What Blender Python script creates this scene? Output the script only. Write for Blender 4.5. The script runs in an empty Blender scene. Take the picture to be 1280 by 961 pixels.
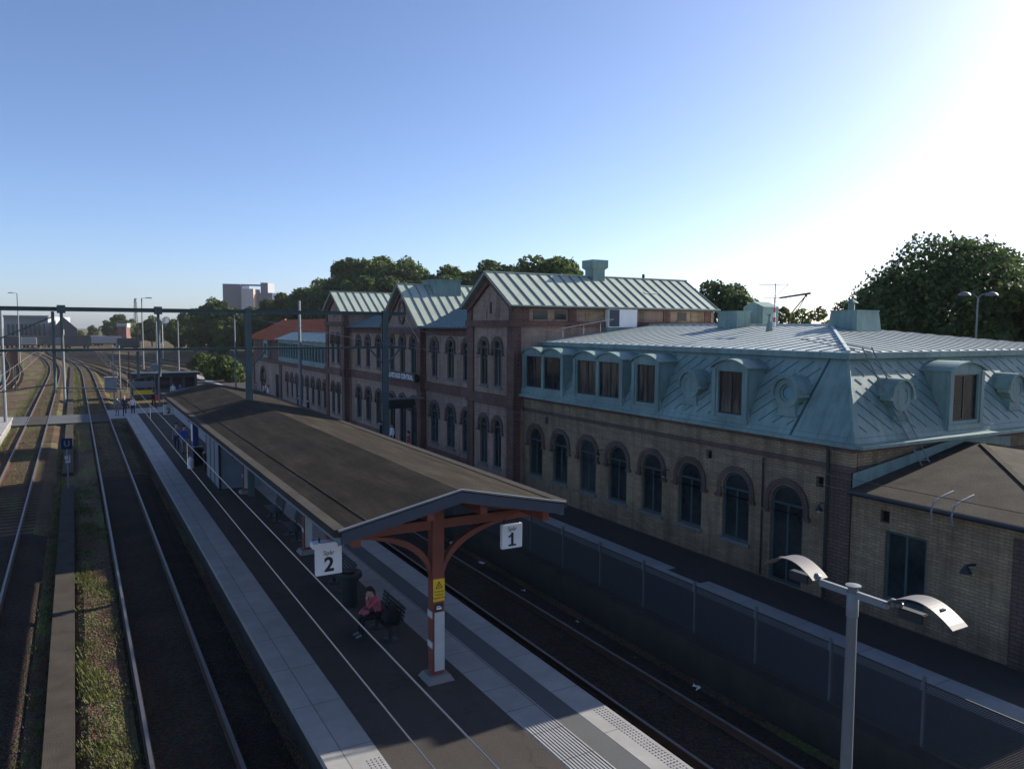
import bpy, bmesh, math, random
from mathutils import Vector, Matrix
from mathutils.geometry import tessellate_polygon

# ------------------------------------------------------------------ camera, sky, sun, exposure
S = bpy.context.scene
COL = S.collection
YAW, PIT, ROL = math.radians(29.681), math.radians(4.277), math.radians(0.3223)
cam_d = bpy.data.cameras.new('camera')
cam_d.sensor_width = 36.0
cam_d.lens = 959.27 / 1280 * 36
cam_d.clip_end = 5000
cam_o = bpy.data.objects.new('camera', cam_d)
COL.objects.link(cam_o)
F = Vector((math.sin(YAW) * math.cos(PIT), math.cos(YAW) * math.cos(PIT), -math.sin(PIT)))
R0 = Vector((math.cos(YAW), -math.sin(YAW), 0))
U0 = R0.cross(F)
R1 = R0 * math.cos(ROL) + U0 * math.sin(ROL)
U1 = U0 * math.cos(ROL) - R0 * math.sin(ROL)
M = Matrix((R1, U1, -F)).transposed().to_4x4()
M.translation = Vector((0, 0, 8.287))
cam_o.matrix_world = M
S.camera = cam_o

SUN_EL, SUN_AZ = math.radians(22.8), math.radians(86.3)      # azimuth from +Y towards +X
W = bpy.data.worlds.new('World')
S.world = W
W.use_nodes = True
wn = W.node_tree.nodes
sky = wn.new('ShaderNodeTexSky')
sky.sky_type = 'NISHITA'
sky.sun_disc = False
sky.sun_elevation = SUN_EL
sky.sun_rotation = SUN_AZ
sky.air_density = 0.7
sky.dust_density = 1.0
sky.ozone_density = 4.0
wn['Background'].inputs[1].default_value = 0.1
tint = wn.new('ShaderNodeMix')
tint.data_type = 'RGBA'
tint.blend_type = 'MULTIPLY'
tint.inputs[0].default_value = 1.0
tint.inputs[7].default_value = (1.08, 1.02, 1.04, 1)
W.node_tree.links.new(sky.outputs[0], tint.inputs[6])
W.node_tree.links.new(tint.outputs[2], wn['Background'].inputs[0])
sd = bpy.data.lights.new('sun', 'SUN')
sd.energy = 5.0
sd.angle = math.radians(0.5)
sd.color = (1.0, 0.93, 0.82)
so = bpy.data.objects.new('sun', sd)
COL.objects.link(so)
sdir = Vector((math.sin(SUN_AZ) * math.cos(SUN_EL), math.cos(SUN_AZ) * math.cos(SUN_EL), math.sin(SUN_EL)))
so.rotation_euler = sdir.to_track_quat('Z', 'Y').to_euler()
S.view_settings.view_transform = 'Standard'
S.view_settings.look = 'None'
S.view_settings.exposure = 0.95
S.view_settings.gamma = 1.0
S.view_settings.use_curve_mapping = False

rnd = random.Random(7)
X3, Y3, Z3 = Vector((1, 0, 0)), Vector((0, 1, 0)), Vector((0, 0, 1))
PI = math.pi


# ------------------------------------------------------------------ materials
def new_mat(name):
    m = bpy.data.materials.new(name)
    m.use_nodes = True
    nt = m.node_tree
    return m, nt, nt.nodes['Principled BSDF']


def nd(nt, kind, **kw):
    n = nt.nodes.new(kind)
    for k, v in kw.items():
        setattr(n, k, v)
    return n


def pos_of(nt):
    return nt.nodes.new('ShaderNodeNewGeometry').outputs['Position']


def noise(nt, vec, scale, detail=4, rough=0.6):
    n = nd(nt, 'ShaderNodeTexNoise')
    n.inputs['Scale'].default_value = scale
    n.inputs['Detail'].default_value = detail
    n.inputs['Roughness'].default_value = rough
    nt.links.new(vec, n.inputs['Vector'])
    return n.outputs['Fac']


def ramp(nt, fac, stops):
    r = nd(nt, 'ShaderNodeValToRGB')
    e = r.color_ramp.elements
    while len(e) < len(stops):
        e.new(0.5)
    for i, (p, c) in enumerate(stops):
        e[i].position = p
        e[i].color = (*c, 1) if len(c) == 3 else c
    nt.links.new(fac, r.inputs[0])
    return r.outputs[0]


def mixc(nt, fac, a, b, mode='MIX'):
    m = nd(nt, 'ShaderNodeMix', data_type='RGBA', blend_type=mode)
    for sock, v in ((m.inputs[0], fac), (m.inputs[6], a), (m.inputs[7], b)):
        if hasattr(v, 'links'):
            nt.links.new(v, sock)
        elif isinstance(v, (int, float)):
            sock.default_value = v
        else:
            sock.default_value = (*v, 1)
    return m.outputs[2]


def bump(nt, bsdf, h, strength, dist=0.02):
    b = nd(nt, 'ShaderNodeBump')
    b.inputs['Strength'].default_value = strength
    b.inputs['Distance'].default_value = dist
    nt.links.new(h, b.inputs['Height'])
    nt.links.new(b.outputs[0], bsdf.inputs['Normal'])


def surf(name, col, var=0.25, scale=1.5, rough=0.7, metal=0.0, bmp=0.15, fine=25.0, spec=0.4):
    """base colour broken up by two sizes of noise (weathering), with a fine bump"""
    m, nt, b = new_mat(name)
    p = pos_of(nt)
    n1 = noise(nt, p, scale)
    n2 = noise(nt, p, fine, 3)
    dk = tuple(c * (1 - var) for c in col)
    lt = tuple(min(1, c * (1 + var)) for c in col)
    c1 = ramp(nt, n1, [(0.3, dk), (0.7, lt)])
    c2 = mixc(nt, 0.35, c1, ramp(nt, n2, [(0.3, dk), (0.7, lt)]))
    nt.links.new(c2, b.inputs['Base Color'])
    b.inputs['Roughness'].default_value = rough
    b.inputs['Metallic'].default_value = metal
    b.inputs['Specular IOR Level'].default_value = spec
    if bmp:
        bump(nt, b, n2, bmp)
    return m


def wall_coord(nt):
    g = nt.nodes.new('ShaderNodeNewGeometry')
    sp = nd(nt, 'ShaderNodeSeparateXYZ')
    nt.links.new(g.outputs['Position'], sp.inputs[0])
    sn = nd(nt, 'ShaderNodeSeparateXYZ')
    nt.links.new(g.outputs['True Normal'], sn.inputs[0])
    ab = nd(nt, 'ShaderNodeMath', operation='ABSOLUTE')
    nt.links.new(sn.outputs[0], ab.inputs[0])
    gt = nd(nt, 'ShaderNodeMath', operation='GREATER_THAN')
    nt.links.new(ab.outputs[0], gt.inputs[0])
    gt.inputs[1].default_value = 0.7
    mx = nd(nt, 'ShaderNodeMix', data_type='FLOAT')
    nt.links.new(gt.outputs[0], mx.inputs[0])
    nt.links.new(sp.outputs[0], mx.inputs[2])
    nt.links.new(sp.outputs[1], mx.inputs[3])
    cb = nd(nt, 'ShaderNodeCombineXYZ')
    nt.links.new(mx.outputs[0], cb.inputs[0])
    nt.links.new(sp.outputs[2], cb.inputs[1])
    return cb.outputs[0], g.outputs['Position']


def brick_mat(name, c1, c2, mortar, patch, bw=0.25, rh=0.083, ms=0.012, patch_amt=0.5, bmp=0.5):
    m, nt, b = new_mat(name)
    v, p = wall_coord(nt)
    br = nd(nt, 'ShaderNodeTexBrick')
    nt.links.new(v, br.inputs['Vector'])
    br.inputs['Scale'].default_value = 1
    br.inputs['Color1'].default_value = (*c1, 1)
    br.inputs['Color2'].default_value = (*c2, 1)
    br.inputs['Mortar'].default_value = (*mortar, 1)
    br.inputs['Brick Width'].default_value = bw
    br.inputs['Row Height'].default_value = rh
    br.inputs['Mortar Size'].default_value = ms
    br.inputs['Mortar Smooth'].default_value = 0.3
    mp = nd(nt, 'ShaderNodeMapping')
    mp.inputs['Scale'].default_value = (1.0, 3.0, 1)
    nt.links.new(v, mp.inputs[0])
    n1 = noise(nt, mp.outputs[0], 1.6, 5, 0.7)
    n2 = noise(nt, p, 0.35, 3)
    f = ramp(nt, n1, [(0.42, (0, 0, 0)), (0.62, (1, 1, 1))])
    fm = nd(nt, 'ShaderNodeMath', operation='MULTIPLY')
    nt.links.new(f, fm.inputs[0])
    fm.inputs[1].default_value = patch_amt
    col = mixc(nt, fm.outputs[0], br.outputs[0], patch)
    col = mixc(nt, 1.0, col, ramp(nt, n2, [(0.3, (0.72, 0.72, 0.72)), (0.7, (1.1, 1.1, 1.1))]), 'MULTIPLY')
    mp2 = nd(nt, 'ShaderNodeMapping')
    mp2.inputs['Scale'].default_value = (2.6, 0.28, 1)
    nt.links.new(v, mp2.inputs[0])
    n3 = noise(nt, mp2.outputs[0], 1.0, 5, 0.65)
    col = mixc(nt, 0.8, col, ramp(nt, n3, [(0.32, (0.5, 0.47, 0.45)), (0.55, (1.0, 1.0, 1.0)), (0.75, (1.18, 1.16, 1.12))]), 'MULTIPLY')
    nt.links.new(col, b.inputs['Base Color'])
    b.inputs['Roughness'].default_value = 0.85
    bump(nt, b, br.outputs['Fac'], -bmp, 0.012)
    return m


M_ = {}
M_['brick_yellow'] = brick_mat('yellow brick', (0.42, 0.30, 0.17), (0.33, 0.23, 0.128), (0.20, 0.155, 0.105), (0.19, 0.13, 0.082), patch_amt=0.6, bw=0.24)
M_['brick_pale'] = brick_mat('pale rose brick', (0.47, 0.325, 0.235), (0.37, 0.235, 0.165), (0.28, 0.205, 0.16), (0.30, 0.165, 0.115), patch_amt=0.4)
M_['brick_red'] = brick_mat('red brick', (0.27, 0.125, 0.09), (0.20, 0.092, 0.068), (0.07, 0.05, 0.045), (0.10, 0.045, 0.035), bw=0.3, rh=0.115, ms=0.018, patch_amt=0.4, bmp=1.0)
M_['brick_quoin'] = brick_mat('brown corner brick', (0.17, 0.10, 0.075), (0.12, 0.072, 0.055), (0.05, 0.04, 0.035), (0.10, 0.06, 0.045), bw=0.28, rh=0.10, ms=0.016, patch_amt=0.5, bmp=1.0)
M_['brick_trim'] = brick_mat('dark moulded brick', (0.17, 0.11, 0.085), (0.135, 0.085, 0.07), (0.06, 0.05, 0.045), (0.16, 0.09, 0.07), patch_amt=0.5)
M_['copper'] = surf('green copper sheet', (0.165, 0.28, 0.262), 0.25, 0.9, 0.6, 0.0, 0.08, 9, 0.25)
def copper_mat():
    m, nt, b = new_mat('green copper sheet')
    v, p = wall_coord(nt)
    n1 = noise(nt, p, 0.8, 4)
    mp2 = nd(nt, 'ShaderNodeMapping')
    mp2.inputs['Scale'].default_value = (3.2, 0.45, 1)
    nt.links.new(v, mp2.inputs[0])
    n2 = noise(nt, mp2.outputs[0], 1.3, 5, 0.7)
    c = ramp(nt, n1, [(0.3, (0.155, 0.225, 0.205)), (0.7, (0.24, 0.335, 0.30))])
    c = mixc(nt, 0.75, c, ramp(nt, n2, [(0.28, (0.55, 0.55, 0.52)), (0.5, (0.98, 0.98, 0.98)), (0.72, (1.22, 1.2, 1.15))]), 'MULTIPLY')
    c = mixc(nt, ramp(nt, noise(nt, p, 3.5, 4, 0.75), [(0.62, (0, 0, 0)), (0.74, (0.55, 0.55, 0.55))]), c, (0.10, 0.105, 0.085))
    nt.links.new(c, b.inputs['Base Color'])
    b.inputs['Roughness'].default_value = 0.62
    b.inputs['Specular IOR Level'].default_value = 0.25
    bump(nt, b, n1, 0.25, 0.05)
    return m


M_['copper'] = copper_mat()
M_['copper_light'] = surf('pale green roof sheet', (0.37, 0.42, 0.34), 0.2, 0.7, 0.6, 0.0, 0.06, 8)
M_['copper_dark'] = surf('dark seam copper', (0.05, 0.085, 0.09), 0.3, 2, 0.6, 0.0, 0.0)
M_['copper_blue'] = surf('shade-blue roof sheet', (0.16, 0.30, 0.33), 0.15, 0.7, 0.5, 0.0, 0.06, 8)
M_['zinc'] = surf('silvery roof sheet', (0.52, 0.58, 0.54), 0.15, 0.8, 0.5, 0.0, 0.03, 7)
M_['seam'] = surf('dark standing seam', (0.14, 0.16, 0.16), 0.2, 2, 0.6, 0.0, 0.0)
M_['bitumen'] = surf('canopy roofing felt', (0.026, 0.022, 0.017), 0.3, 0.7, 0.95, 0.0, 0.5, 40, 0.08)
def felt_mat():
    m, nt, b = new_mat('canopy roofing felt')
    p = pos_of(nt)
    mp2 = nd(nt, 'ShaderNodeMapping')
    mp2.inputs['Scale'].default_value = (2.2, 0.35, 1)
    nt.links.new(p, mp2.inputs[0])
    n1 = noise(nt, mp2.outputs[0], 1.2, 6, 0.72)
    c = ramp(nt, n1, [(0.3, (0.016, 0.0135, 0.0105)), (0.52, (0.029, 0.0245, 0.0185)), (0.74, (0.052, 0.044, 0.032))])
    br = nd(nt, 'ShaderNodeTexBrick')
    mp3 = nd(nt, 'ShaderNodeMapping')
    mp3.inputs['Location'].default_value = (0.27, 0.4, 0)
    nt.links.new(p, mp3.inputs[0])
    nt.links.new(mp3.outputs[0], br.inputs['Vector'])
    br.inputs['Scale'].default_value = 1
    br.inputs['Brick Width'].default_value = 2.5
    br.inputs['Row Height'].default_value = 1.02
    br.inputs['Mortar Size'].default_value = 0.014
    br.inputs['Color1'].default_value = (0.92, 0.92, 0.92, 1)
    br.inputs['Color2'].default_value = (1.12, 1.1, 1.06, 1)
    br.inputs['Mortar'].default_value = (0.6, 0.6, 0.6, 1)
    c = mixc(nt, 1.0, c, br.outputs[0], 'MULTIPLY')
    moss = ramp(nt, noise(nt, p, 2.6, 6, 0.8), [(0.58, (0, 0, 0)), (0.72, (0.7, 0.7, 0.7))])
    c = mixc(nt, moss, c, (0.035, 0.033, 0.018))
    nt.links.new(c, b.inputs['Base Color'])
    b.inputs['Roughness'].default_value = 0.95
    b.inputs['Specular IOR Level'].default_value = 0.08
    bump(nt, b, noise(nt, p, 40, 3), 0.5, 0.02)
    return m


M_['bitumen'] = felt_mat()
M_['felt'] = surf('annex roofing felt', (0.058, 0.05, 0.039), 0.45, 1.4, 0.95, 0.0, 0.6, 22, 0.08)
M_['red_wood'] = surf('red painted timber', (0.20, 0.058, 0.036), 0.2, 2.5, 0.55, 0.0, 0.08)
M_['white_paint'] = surf('white paint', (0.75, 0.74, 0.72), 0.08, 3, 0.5, 0.0, 0.05)
M_['grey_blue'] = surf('blue grey boarding', (0.16, 0.20, 0.24), 0.15, 2, 0.6, 0.0, 0.08)
M_['galv'] = surf('galvanised steel', (0.16, 0.17, 0.175), 0.14, 4, 0.5, 0.25, 0.04)
M_['shade_metal'] = surf('brushed lamp shade', (0.135, 0.122, 0.115), 0.15, 6, 0.55, 0.0, 0.03)
M_['galv_dull'] = surf('weathered steel', (0.20, 0.22, 0.23), 0.2, 3, 0.6, 0.2, 0.06)
M_['dark_board'] = surf('dark blue grey boards', (0.045, 0.055, 0.075), 0.2, 2, 0.7, 0.0, 0.08)
M_['dark_stone'] = surf('shade-dark platform wall', (0.05, 0.045, 0.04), 0.3, 1.5, 0.95, 0.0, 0.4, 15, 0.1)  # shade on the platform faces put into the colour; canopy gutter shares it
M_['stone_sill'] = surf('grey stone sill', (0.17, 0.17, 0.165), 0.15, 2, 0.85, 0.0, 0.2)
M_['path'] = surf('worn cable duct lids', (0.058, 0.050, 0.040), 0.35, 1.6, 0.95, 0.0, 0.5, 30, 0.1)
M_['portal_green'] = surf('dark green portal steel', (0.075, 0.105, 0.10), 0.25, 2, 0.6, 0.0, 0.06)
M_['fence_steel'] = surf('dull fence steel', (0.085, 0.095, 0.10), 0.2, 3, 0.7, 0.0, 0.06)
M_['dark_metal'] = surf('dark metal', (0.03, 0.033, 0.036), 0.2, 3, 0.5, 0.2, 0.05)
M_['asphalt'] = surf('platform asphalt', (0.064, 0.056, 0.049), 0.28, 0.8, 0.95, 0.0, 0.5, 60, 0.1)
def asphalt_mat():
    m, nt, b = new_mat('platform asphalt')
    p = pos_of(nt)
    c = ramp(nt, noise(nt, p, 0.45, 5, 0.7), [(0.3, (0.046, 0.041, 0.036)), (0.7, (0.078, 0.069, 0.060))])
    mp2 = nd(nt, 'ShaderNodeMapping')
    mp2.inputs['Scale'].default_value = (1.6, 0.12, 1)
    nt.links.new(p, mp2.inputs[0])
    c = mixc(nt, 0.6, c, ramp(nt, noise(nt, mp2.outputs[0], 1.4, 4), [(0.35, (0.75, 0.75, 0.75)), (0.7, (1.2, 1.18, 1.15))]), 'MULTIPLY')
    vo = nd(nt, 'ShaderNodeTexVoronoi')
    vo.inputs['Scale'].default_value = 2.3
    nt.links.new(p, vo.inputs['Vector'])
    c = mixc(nt, ramp(nt, vo.outputs['Distance'], [(0.045, (0.7, 0.7, 0.7)), (0.075, (0, 0, 0))]), c, (0.025, 0.023, 0.022))
    ck = nd(nt, 'ShaderNodeTexVoronoi', feature='DISTANCE_TO_EDGE')
    ck.inputs['Scale'].default_value = 0.28
    wp = nd(nt, 'ShaderNodeVectorMath', operation='ADD')
    nz = nd(nt, 'ShaderNodeTexNoise')
    nz.inputs['Scale'].default_value = 1.5
    nt.links.new(p, nz.inputs['Vector'])
    nt.links.new(p, wp.inputs[0])
    nt.links.new(nz.outputs['Color'], wp.inputs[1])
    nt.links.new(wp.outputs[0], ck.inputs['Vector'])
    c = mixc(nt, ramp(nt, ck.outputs['Distance'], [(0.003, (0.8, 0.8, 0.8)), (0.006, (0, 0, 0))]), c, (0.022, 0.02, 0.018))
    c = mixc(nt, 0.5, c, ramp(nt, noise(nt, p, 70, 2), [(0.3, (0.035, 0.032, 0.03)), (0.7, (0.095, 0.085, 0.075))]))
    nt.links.new(c, b.inputs['Base Color'])
    b.inputs['Roughness'].default_value = 0.95
    b.inputs['Specular IOR Level'].default_value = 0.1
    bump(nt, b, noise(nt, p, 60, 2), 0.5, 0.02)
    return m


M_['asphalt'] = asphalt_mat()
M_['rail'] = surf('rusty rail side', (0.12, 0.07, 0.045), 0.3, 3, 0.7, 0.2, 0.1)
M_['rail_top'] = surf('polished rail head', (0.17, 0.155, 0.15), 0.2, 3, 0.45, 0.7, 0.0)
M_['sleeper'] = surf('weathered sleeper', (0.020, 0.016, 0.013), 0.35, 2, 0.95, 0.0, 0.4, 25, 0.05)
M_['black'] = surf('black rubber', (0.015, 0.015, 0.017), 0.2, 3, 0.6, 0.0, 0.05, 25, 0.12)
M_['blue'] = surf('blue enamel', (0.02, 0.045, 0.18), 0.15, 2, 0.5, 0.0, 0.02)
M_['yellow'] = surf('yellow enamel', (0.80, 0.48, 0.02), 0.08, 3, 0.5, 0.0, 0.02)
M_['red'] = surf('red plastic', (0.55, 0.05, 0.05), 0.15, 3, 0.5, 0.0, 0.02)
M_['ink'] = surf('black lettering', (0.02, 0.02, 0.02), 0.05, 3, 0.6, 0.0, 0.0)
M_['trunk'] = surf('bark', (0.09, 0.07, 0.05), 0.3, 3, 0.9, 0.0, 0.5, 12)
M_['concrete'] = surf('concrete', (0.20, 0.19, 0.175), 0.15, 1.2, 0.85, 0.0, 0.25)
M_['silo_dark'] = surf('dark silo cladding', (0.04, 0.052, 0.10), 0.08, 0.03, 0.7, 0.0, 0.0, 25, 0.05)
M_['silo_pale'] = surf('pale silo cladding', (0.30, 0.30, 0.32), 0.08, 0.03, 0.7, 0.0, 0.0, 25, 0.05)
M_['silo_orange'] = surf('terracotta silo cladding', (0.50, 0.32, 0.24), 0.08, 0.03, 0.7, 0.0, 0.0, 25, 0.05)
M_['shed'] = surf('grey corrugated wall', (0.30, 0.32, 0.33), 0.15, 0.2, 0.7, 0.0, 0.0)  # grey lightened to put distance haze into the colour
M_['shed_dark'] = surf('dark shed wall', (0.06, 0.065, 0.07), 0.2, 0.2, 0.7, 0.0, 0.0)
M_['skin'] = surf('skin', (0.50, 0.30, 0.22), 0.08, 6, 0.55, 0.0, 0.0)
M_['wire'] = surf('copper wire', (0.36, 0.33, 0.30), 0.1, 3, 0.4, 0.5, 0.0)


def cloth(name, col):
    if name not in M_:
        M_[name] = surf(name, col, 0.2, 9, 0.9, 0.0, 0.2, 60)
    return M_[name]


def glass_mat():
    m, nt, b = new_mat('dark window glass')
    p = pos_of(nt)
    n = noise(nt, p, 0.9, 2)
    n2 = noise(nt, p, 5.0, 2)
    c = ramp(nt, n, [(0.35, (0.012, 0.018, 0.02)), (0.7, (0.05, 0.055, 0.052))])
    c = mixc(nt, 0.3, c, ramp(nt, n2, [(0.4, (0.01, 0.014, 0.016)), (0.7, (0.05, 0.05, 0.045))]))
    nt.links.new(c, b.inputs['Base Color'])
    b.inputs['Roughness'].default_value = 0.08
    b.inputs['Specular IOR Level'].default_value = 0.5
    return m


def curtain_mat():
    m, nt, b = new_mat('curtained window glass')
    v, p = wall_coord(nt)
    mp = nd(nt, 'ShaderNodeMapping')
    mp.inputs['Scale'].default_value = (5.0, 0.5, 1)
    nt.links.new(v, mp.inputs[0])
    n = noise(nt, mp.outputs[0], 1.0, 3)
    c = ramp(nt, n, [(0.40, (0.02, 0.022, 0.022)), (0.52, (0.075, 0.068, 0.055)), (0.68, (0.15, 0.13, 0.095))])
    nt.links.new(c, b.inputs['Base Color'])
    b.inputs['Roughness'].default_value = 0.12
    return m


M_['glass'] = glass_mat()
M_['curtain'] = curtain_mat()
M_['glass_grey'] = surf('window glass with pale blind', (0.045, 0.05, 0.05), 0.6, 0.8, 0.1, 0.0, 0.0, 4, 0.5)
M_['glass_blind'] = surf('window glass with dim lining', (0.028, 0.03, 0.028), 0.7, 1.4, 0.1, 0.0, 0.0, 6, 0.5)


def ballast_mat():
    m, nt, b = new_mat('ballast and soil')
    p = pos_of(nt)
    vo = nd(nt, 'ShaderNodeTexVoronoi')
    vo.inputs['Scale'].default_value = 16
    nt.links.new(p, vo.inputs['Vector'])
    stones = mixc(nt, 0.5, ramp(nt, noise(nt, p, 40, 2), [(0.3, (0.045, 0.033, 0.023)), (0.7, (0.165, 0.118, 0.082))]), vo.outputs['Color'], 'SOFT_LIGHT')
    rust = ramp(nt, noise(nt, p, 0.25, 3), [(0.35, (0.75, 0.62, 0.52)), (0.65, (1.1, 1.05, 1.0))])
    c = mixc(nt, 1.0, stones, rust, 'MULTIPLY')
    mp = nd(nt, 'ShaderNodeMapping')
    mp.inputs['Scale'].default_value = (1.0, 0.22, 1)
    nt.links.new(p, mp.inputs[0])
    g = ramp(nt, noise(nt, mp.outputs[0], 0.7, 6, 0.7), [(0.50, (0, 0, 0)), (0.64, (1, 1, 1))])
    gc = ramp(nt, noise(nt, p, 9, 3), [(0.3, (0.06, 0.075, 0.02)), (0.7, (0.17, 0.18, 0.06))])
    nt.links.new(mixc(nt, g, c, gc), b.inputs['Base Color'])
    b.inputs['Roughness'].default_value = 0.95
    b.inputs['Specular IOR Level'].default_value = 0.15
    bump(nt, b, vo.outputs['Distance'], 0.9, 0.05)
    return m


M_['ballast'] = ballast_mat()
M_['gravel_stone'] = surf('brown stones', (0.10, 0.075, 0.055), 0.5, 14, 0.9, 0.0, 0.3, 40, 0.1)


def track_bed_mat():
    m, nt, b = new_mat('shaded track ballast')
    p = pos_of(nt)
    vo = nd(nt, 'ShaderNodeTexVoronoi')
    vo.inputs['Scale'].default_value = 18
    nt.links.new(p, vo.inputs['Vector'])
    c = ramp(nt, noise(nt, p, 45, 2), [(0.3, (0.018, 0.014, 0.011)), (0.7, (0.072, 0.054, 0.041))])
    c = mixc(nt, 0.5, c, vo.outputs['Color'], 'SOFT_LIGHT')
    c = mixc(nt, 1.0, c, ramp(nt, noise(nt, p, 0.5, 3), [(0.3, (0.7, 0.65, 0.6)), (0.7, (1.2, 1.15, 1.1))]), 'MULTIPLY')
    nt.links.new(c, b.inputs['Base Color'])
    b.inputs['Roughness'].default_value = 0.95
    b.inputs['Specular IOR Level'].default_value = 0.15
    bump(nt, b, vo.outputs['Distance'], 1.0, 0.06)
    return m


M_['bed'] = track_bed_mat()  # darker copy of the ballast for the shaded tracks


def slab_mat(name, col, length, width, off=0.0):
    """paving slabs, joints from a brick pattern in world x/y"""
    m, nt, b = new_mat(name)
    p = pos_of(nt)
    mp = nd(nt, 'ShaderNodeMapping')
    mp.inputs['Rotation'].default_value = (0, 0, PI / 2)
    mp.inputs['Location'].default_value = (0, off, 0)
    nt.links.new(p, mp.inputs[0])
    br = nd(nt, 'ShaderNodeTexBrick')
    br.offset = 0
    nt.links.new(mp.outputs[0], br.inputs['Vector'])
    br.inputs['Scale'].default_value = 1
    br.inputs['Brick Width'].default_value = length
    br.inputs['Row Height'].default_value = width
    br.inputs['Mortar Size'].default_value = 0.012
    br.inputs['Color1'].default_value = (*col, 1)
    br.inputs['Color2'].default_value = (*[c * 0.88 for c in col], 1)
    br.inputs['Mortar'].default_value = (*[c * 0.45 for c in col], 1)
    c = mixc(nt, 1.0, br.outputs[0], ramp(nt, noise(nt, p, 1.3, 5, 0.7), [(0.3, (0.82, 0.81, 0.8)), (0.7, (1.08, 1.08, 1.08))]), 'MULTIPLY')
    nt.links.new(c, b.inputs['Base Color'])
    b.inputs['Roughness'].default_value = 0.85
    bump(nt, b, noise(nt, p, 60, 2), 0.2)
    return m


M_['edge_slab'] = slab_mat('pale edge slabs', (0.31, 0.30, 0.285), 1.9, 4.0)
M_['tactile_slab'] = slab_mat('pale tactile slabs', (0.33, 0.32, 0.305), 1.0, 4.0)
M_['dark_slab'] = surf('dark grey paving', (0.075, 0.078, 0.08), 0.15, 0.8, 0.9, 0.0, 0.3, 40)


def leaf_mat(name, a, c):
    m, nt, b = new_mat(name)
    p = pos_of(nt)
    oi = nd(nt, 'ShaderNodeObjectInfo')
    col = ramp(nt, noise(nt, p, 0.9, 4, 0.7), [(0.3, a), (0.7, c)])
    gi = nt.nodes.new('ShaderNodeNewGeometry')
    col = mixc(nt, 1.0, col, ramp(nt, gi.outputs['Random Per Island'], [(0.0, (0.55, 0.6, 0.5)), (0.5, (1.0, 1.0, 1.0)), (0.9, (1.35, 1.25, 0.95)), (1.0, (1.8, 1.6, 1.0))]), 'MULTIPLY')
    hs = nd(nt, 'ShaderNodeHueSaturation')
    mr = nd(nt, 'ShaderNodeMapRange')
    mr.inputs[3].default_value = 0.75
    mr.inputs[4].default_value = 1.25
    nt.links.new(oi.outputs['Random'], mr.inputs[0])
    nt.links.new(mr.outputs[0], hs.inputs['Value'])
    nt.links.new(col, hs.inputs['Color'])
    nt.links.new(hs.outputs[0], b.inputs['Base Color'])
    b.inputs['Roughness'].default_value = 0.65
    b.inputs['Specular IOR Level'].default_value = 0.25
    tr = nd(nt, 'ShaderNodeBsdfTranslucent')
    nt.links.new(hs.outputs[0], tr.inputs[0])
    mx = nd(nt, 'ShaderNodeMixShader')
    mx.inputs[0].default_value = 0.3
    nt.links.new(b.outputs[0], mx.inputs[1])
    nt.links.new(tr.outputs[0], mx.inputs[2])
    nt.links.new(mx.outputs[0], nt.nodes['Material Output'].inputs[0])
    return m


M_['leaf'] = leaf_mat('green foliage', (0.045, 0.075, 0.022), (0.10, 0.145, 0.04))
M_['leaf_dark'] = leaf_mat('dark foliage', (0.035, 0.062, 0.024), (0.07, 0.105, 0.038))
M_['grass'] = leaf_mat('grass blades', (0.05, 0.062, 0.018), (0.14, 0.155, 0.045))


def tile_mat():
    m, nt, b = new_mat('red pantiles')
    p = pos_of(nt)
    wv = nd(nt, 'ShaderNodeTexWave', wave_type='BANDS', bands_direction='Y', wave_profile='SIN')
    wv.inputs['Scale'].default_value = 1.05
    wv.inputs['Distortion'].default_value = 0
    nt.links.new(p, wv.inputs['Vector'])
    c = ramp(nt, noise(nt, p, 2.0, 3), [(0.3, (0.36, 0.09, 0.05)), (0.7, (0.52, 0.16, 0.085))])
    nt.links.new(c, b.inputs['Base Color'])
    b.inputs['Roughness'].default_value = 1.0
    b.inputs['Specular IOR Level'].default_value = 0.03
    bump(nt, b, wv.outputs['Fac'], 0.6, 0.06)
    return m


M_['tile'] = tile_mat()
M_['tile_lit'] = surf('sun-bright tile crests', (0.56, 0.20, 0.11), 0.25, 2, 1.0, 0.0, 0.0)  # crests lighter than the tiles: sunlight on the rolls put into the colour


def mesh_screen_mat():
    """welded wire panel: fine dark wires with open gaps between them"""
    m, nt, b = new_mat('dark wire mesh')
    p = pos_of(nt)
    sp = nd(nt, 'ShaderNodeSeparateXYZ')
    nt.links.new(p, sp.inputs[0])

    def wires(op):
        a = nd(nt, 'ShaderNodeMath', operation=op)
        nt.links.new(sp.outputs[1], a.inputs[0])
        nt.links.new(sp.outputs[2], a.inputs[1])
        k = nd(nt, 'ShaderNodeMath', operation='MULTIPLY')
        nt.links.new(a.outputs[0], k.inputs[0])
        k.inputs[1].default_value = 22.0
        fr = nd(nt, 'ShaderNodeMath', operation='FRACT')
        nt.links.new(k.outputs[0], fr.inputs[0])
        lt = nd(nt, 'ShaderNodeMath', operation='LESS_THAN')
        nt.links.new(fr.outputs[0], lt.inputs[0])
        lt.inputs[1].default_value = 0.5
        return lt.outputs[0]
    mx = nd(nt, 'ShaderNodeMath', operation='MAXIMUM')
    nt.links.new(wires('ADD'), mx.inputs[0])
    nt.links.new(wires('SUBTRACT'), mx.inputs[1])
    nt.links.new(mx.outputs[0], b.inputs['Alpha'])
    b.inputs['Base Color'].default_value = (0.02, 0.028, 0.036, 1)
    b.inputs['Roughness'].default_value = 0.6
    return m


M_['mesh'] = mesh_screen_mat()


# ------------------------------------------------------------------ mesh helpers
def root_of(o):
    while o.parent:
        o = o.parent
    return o


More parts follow.
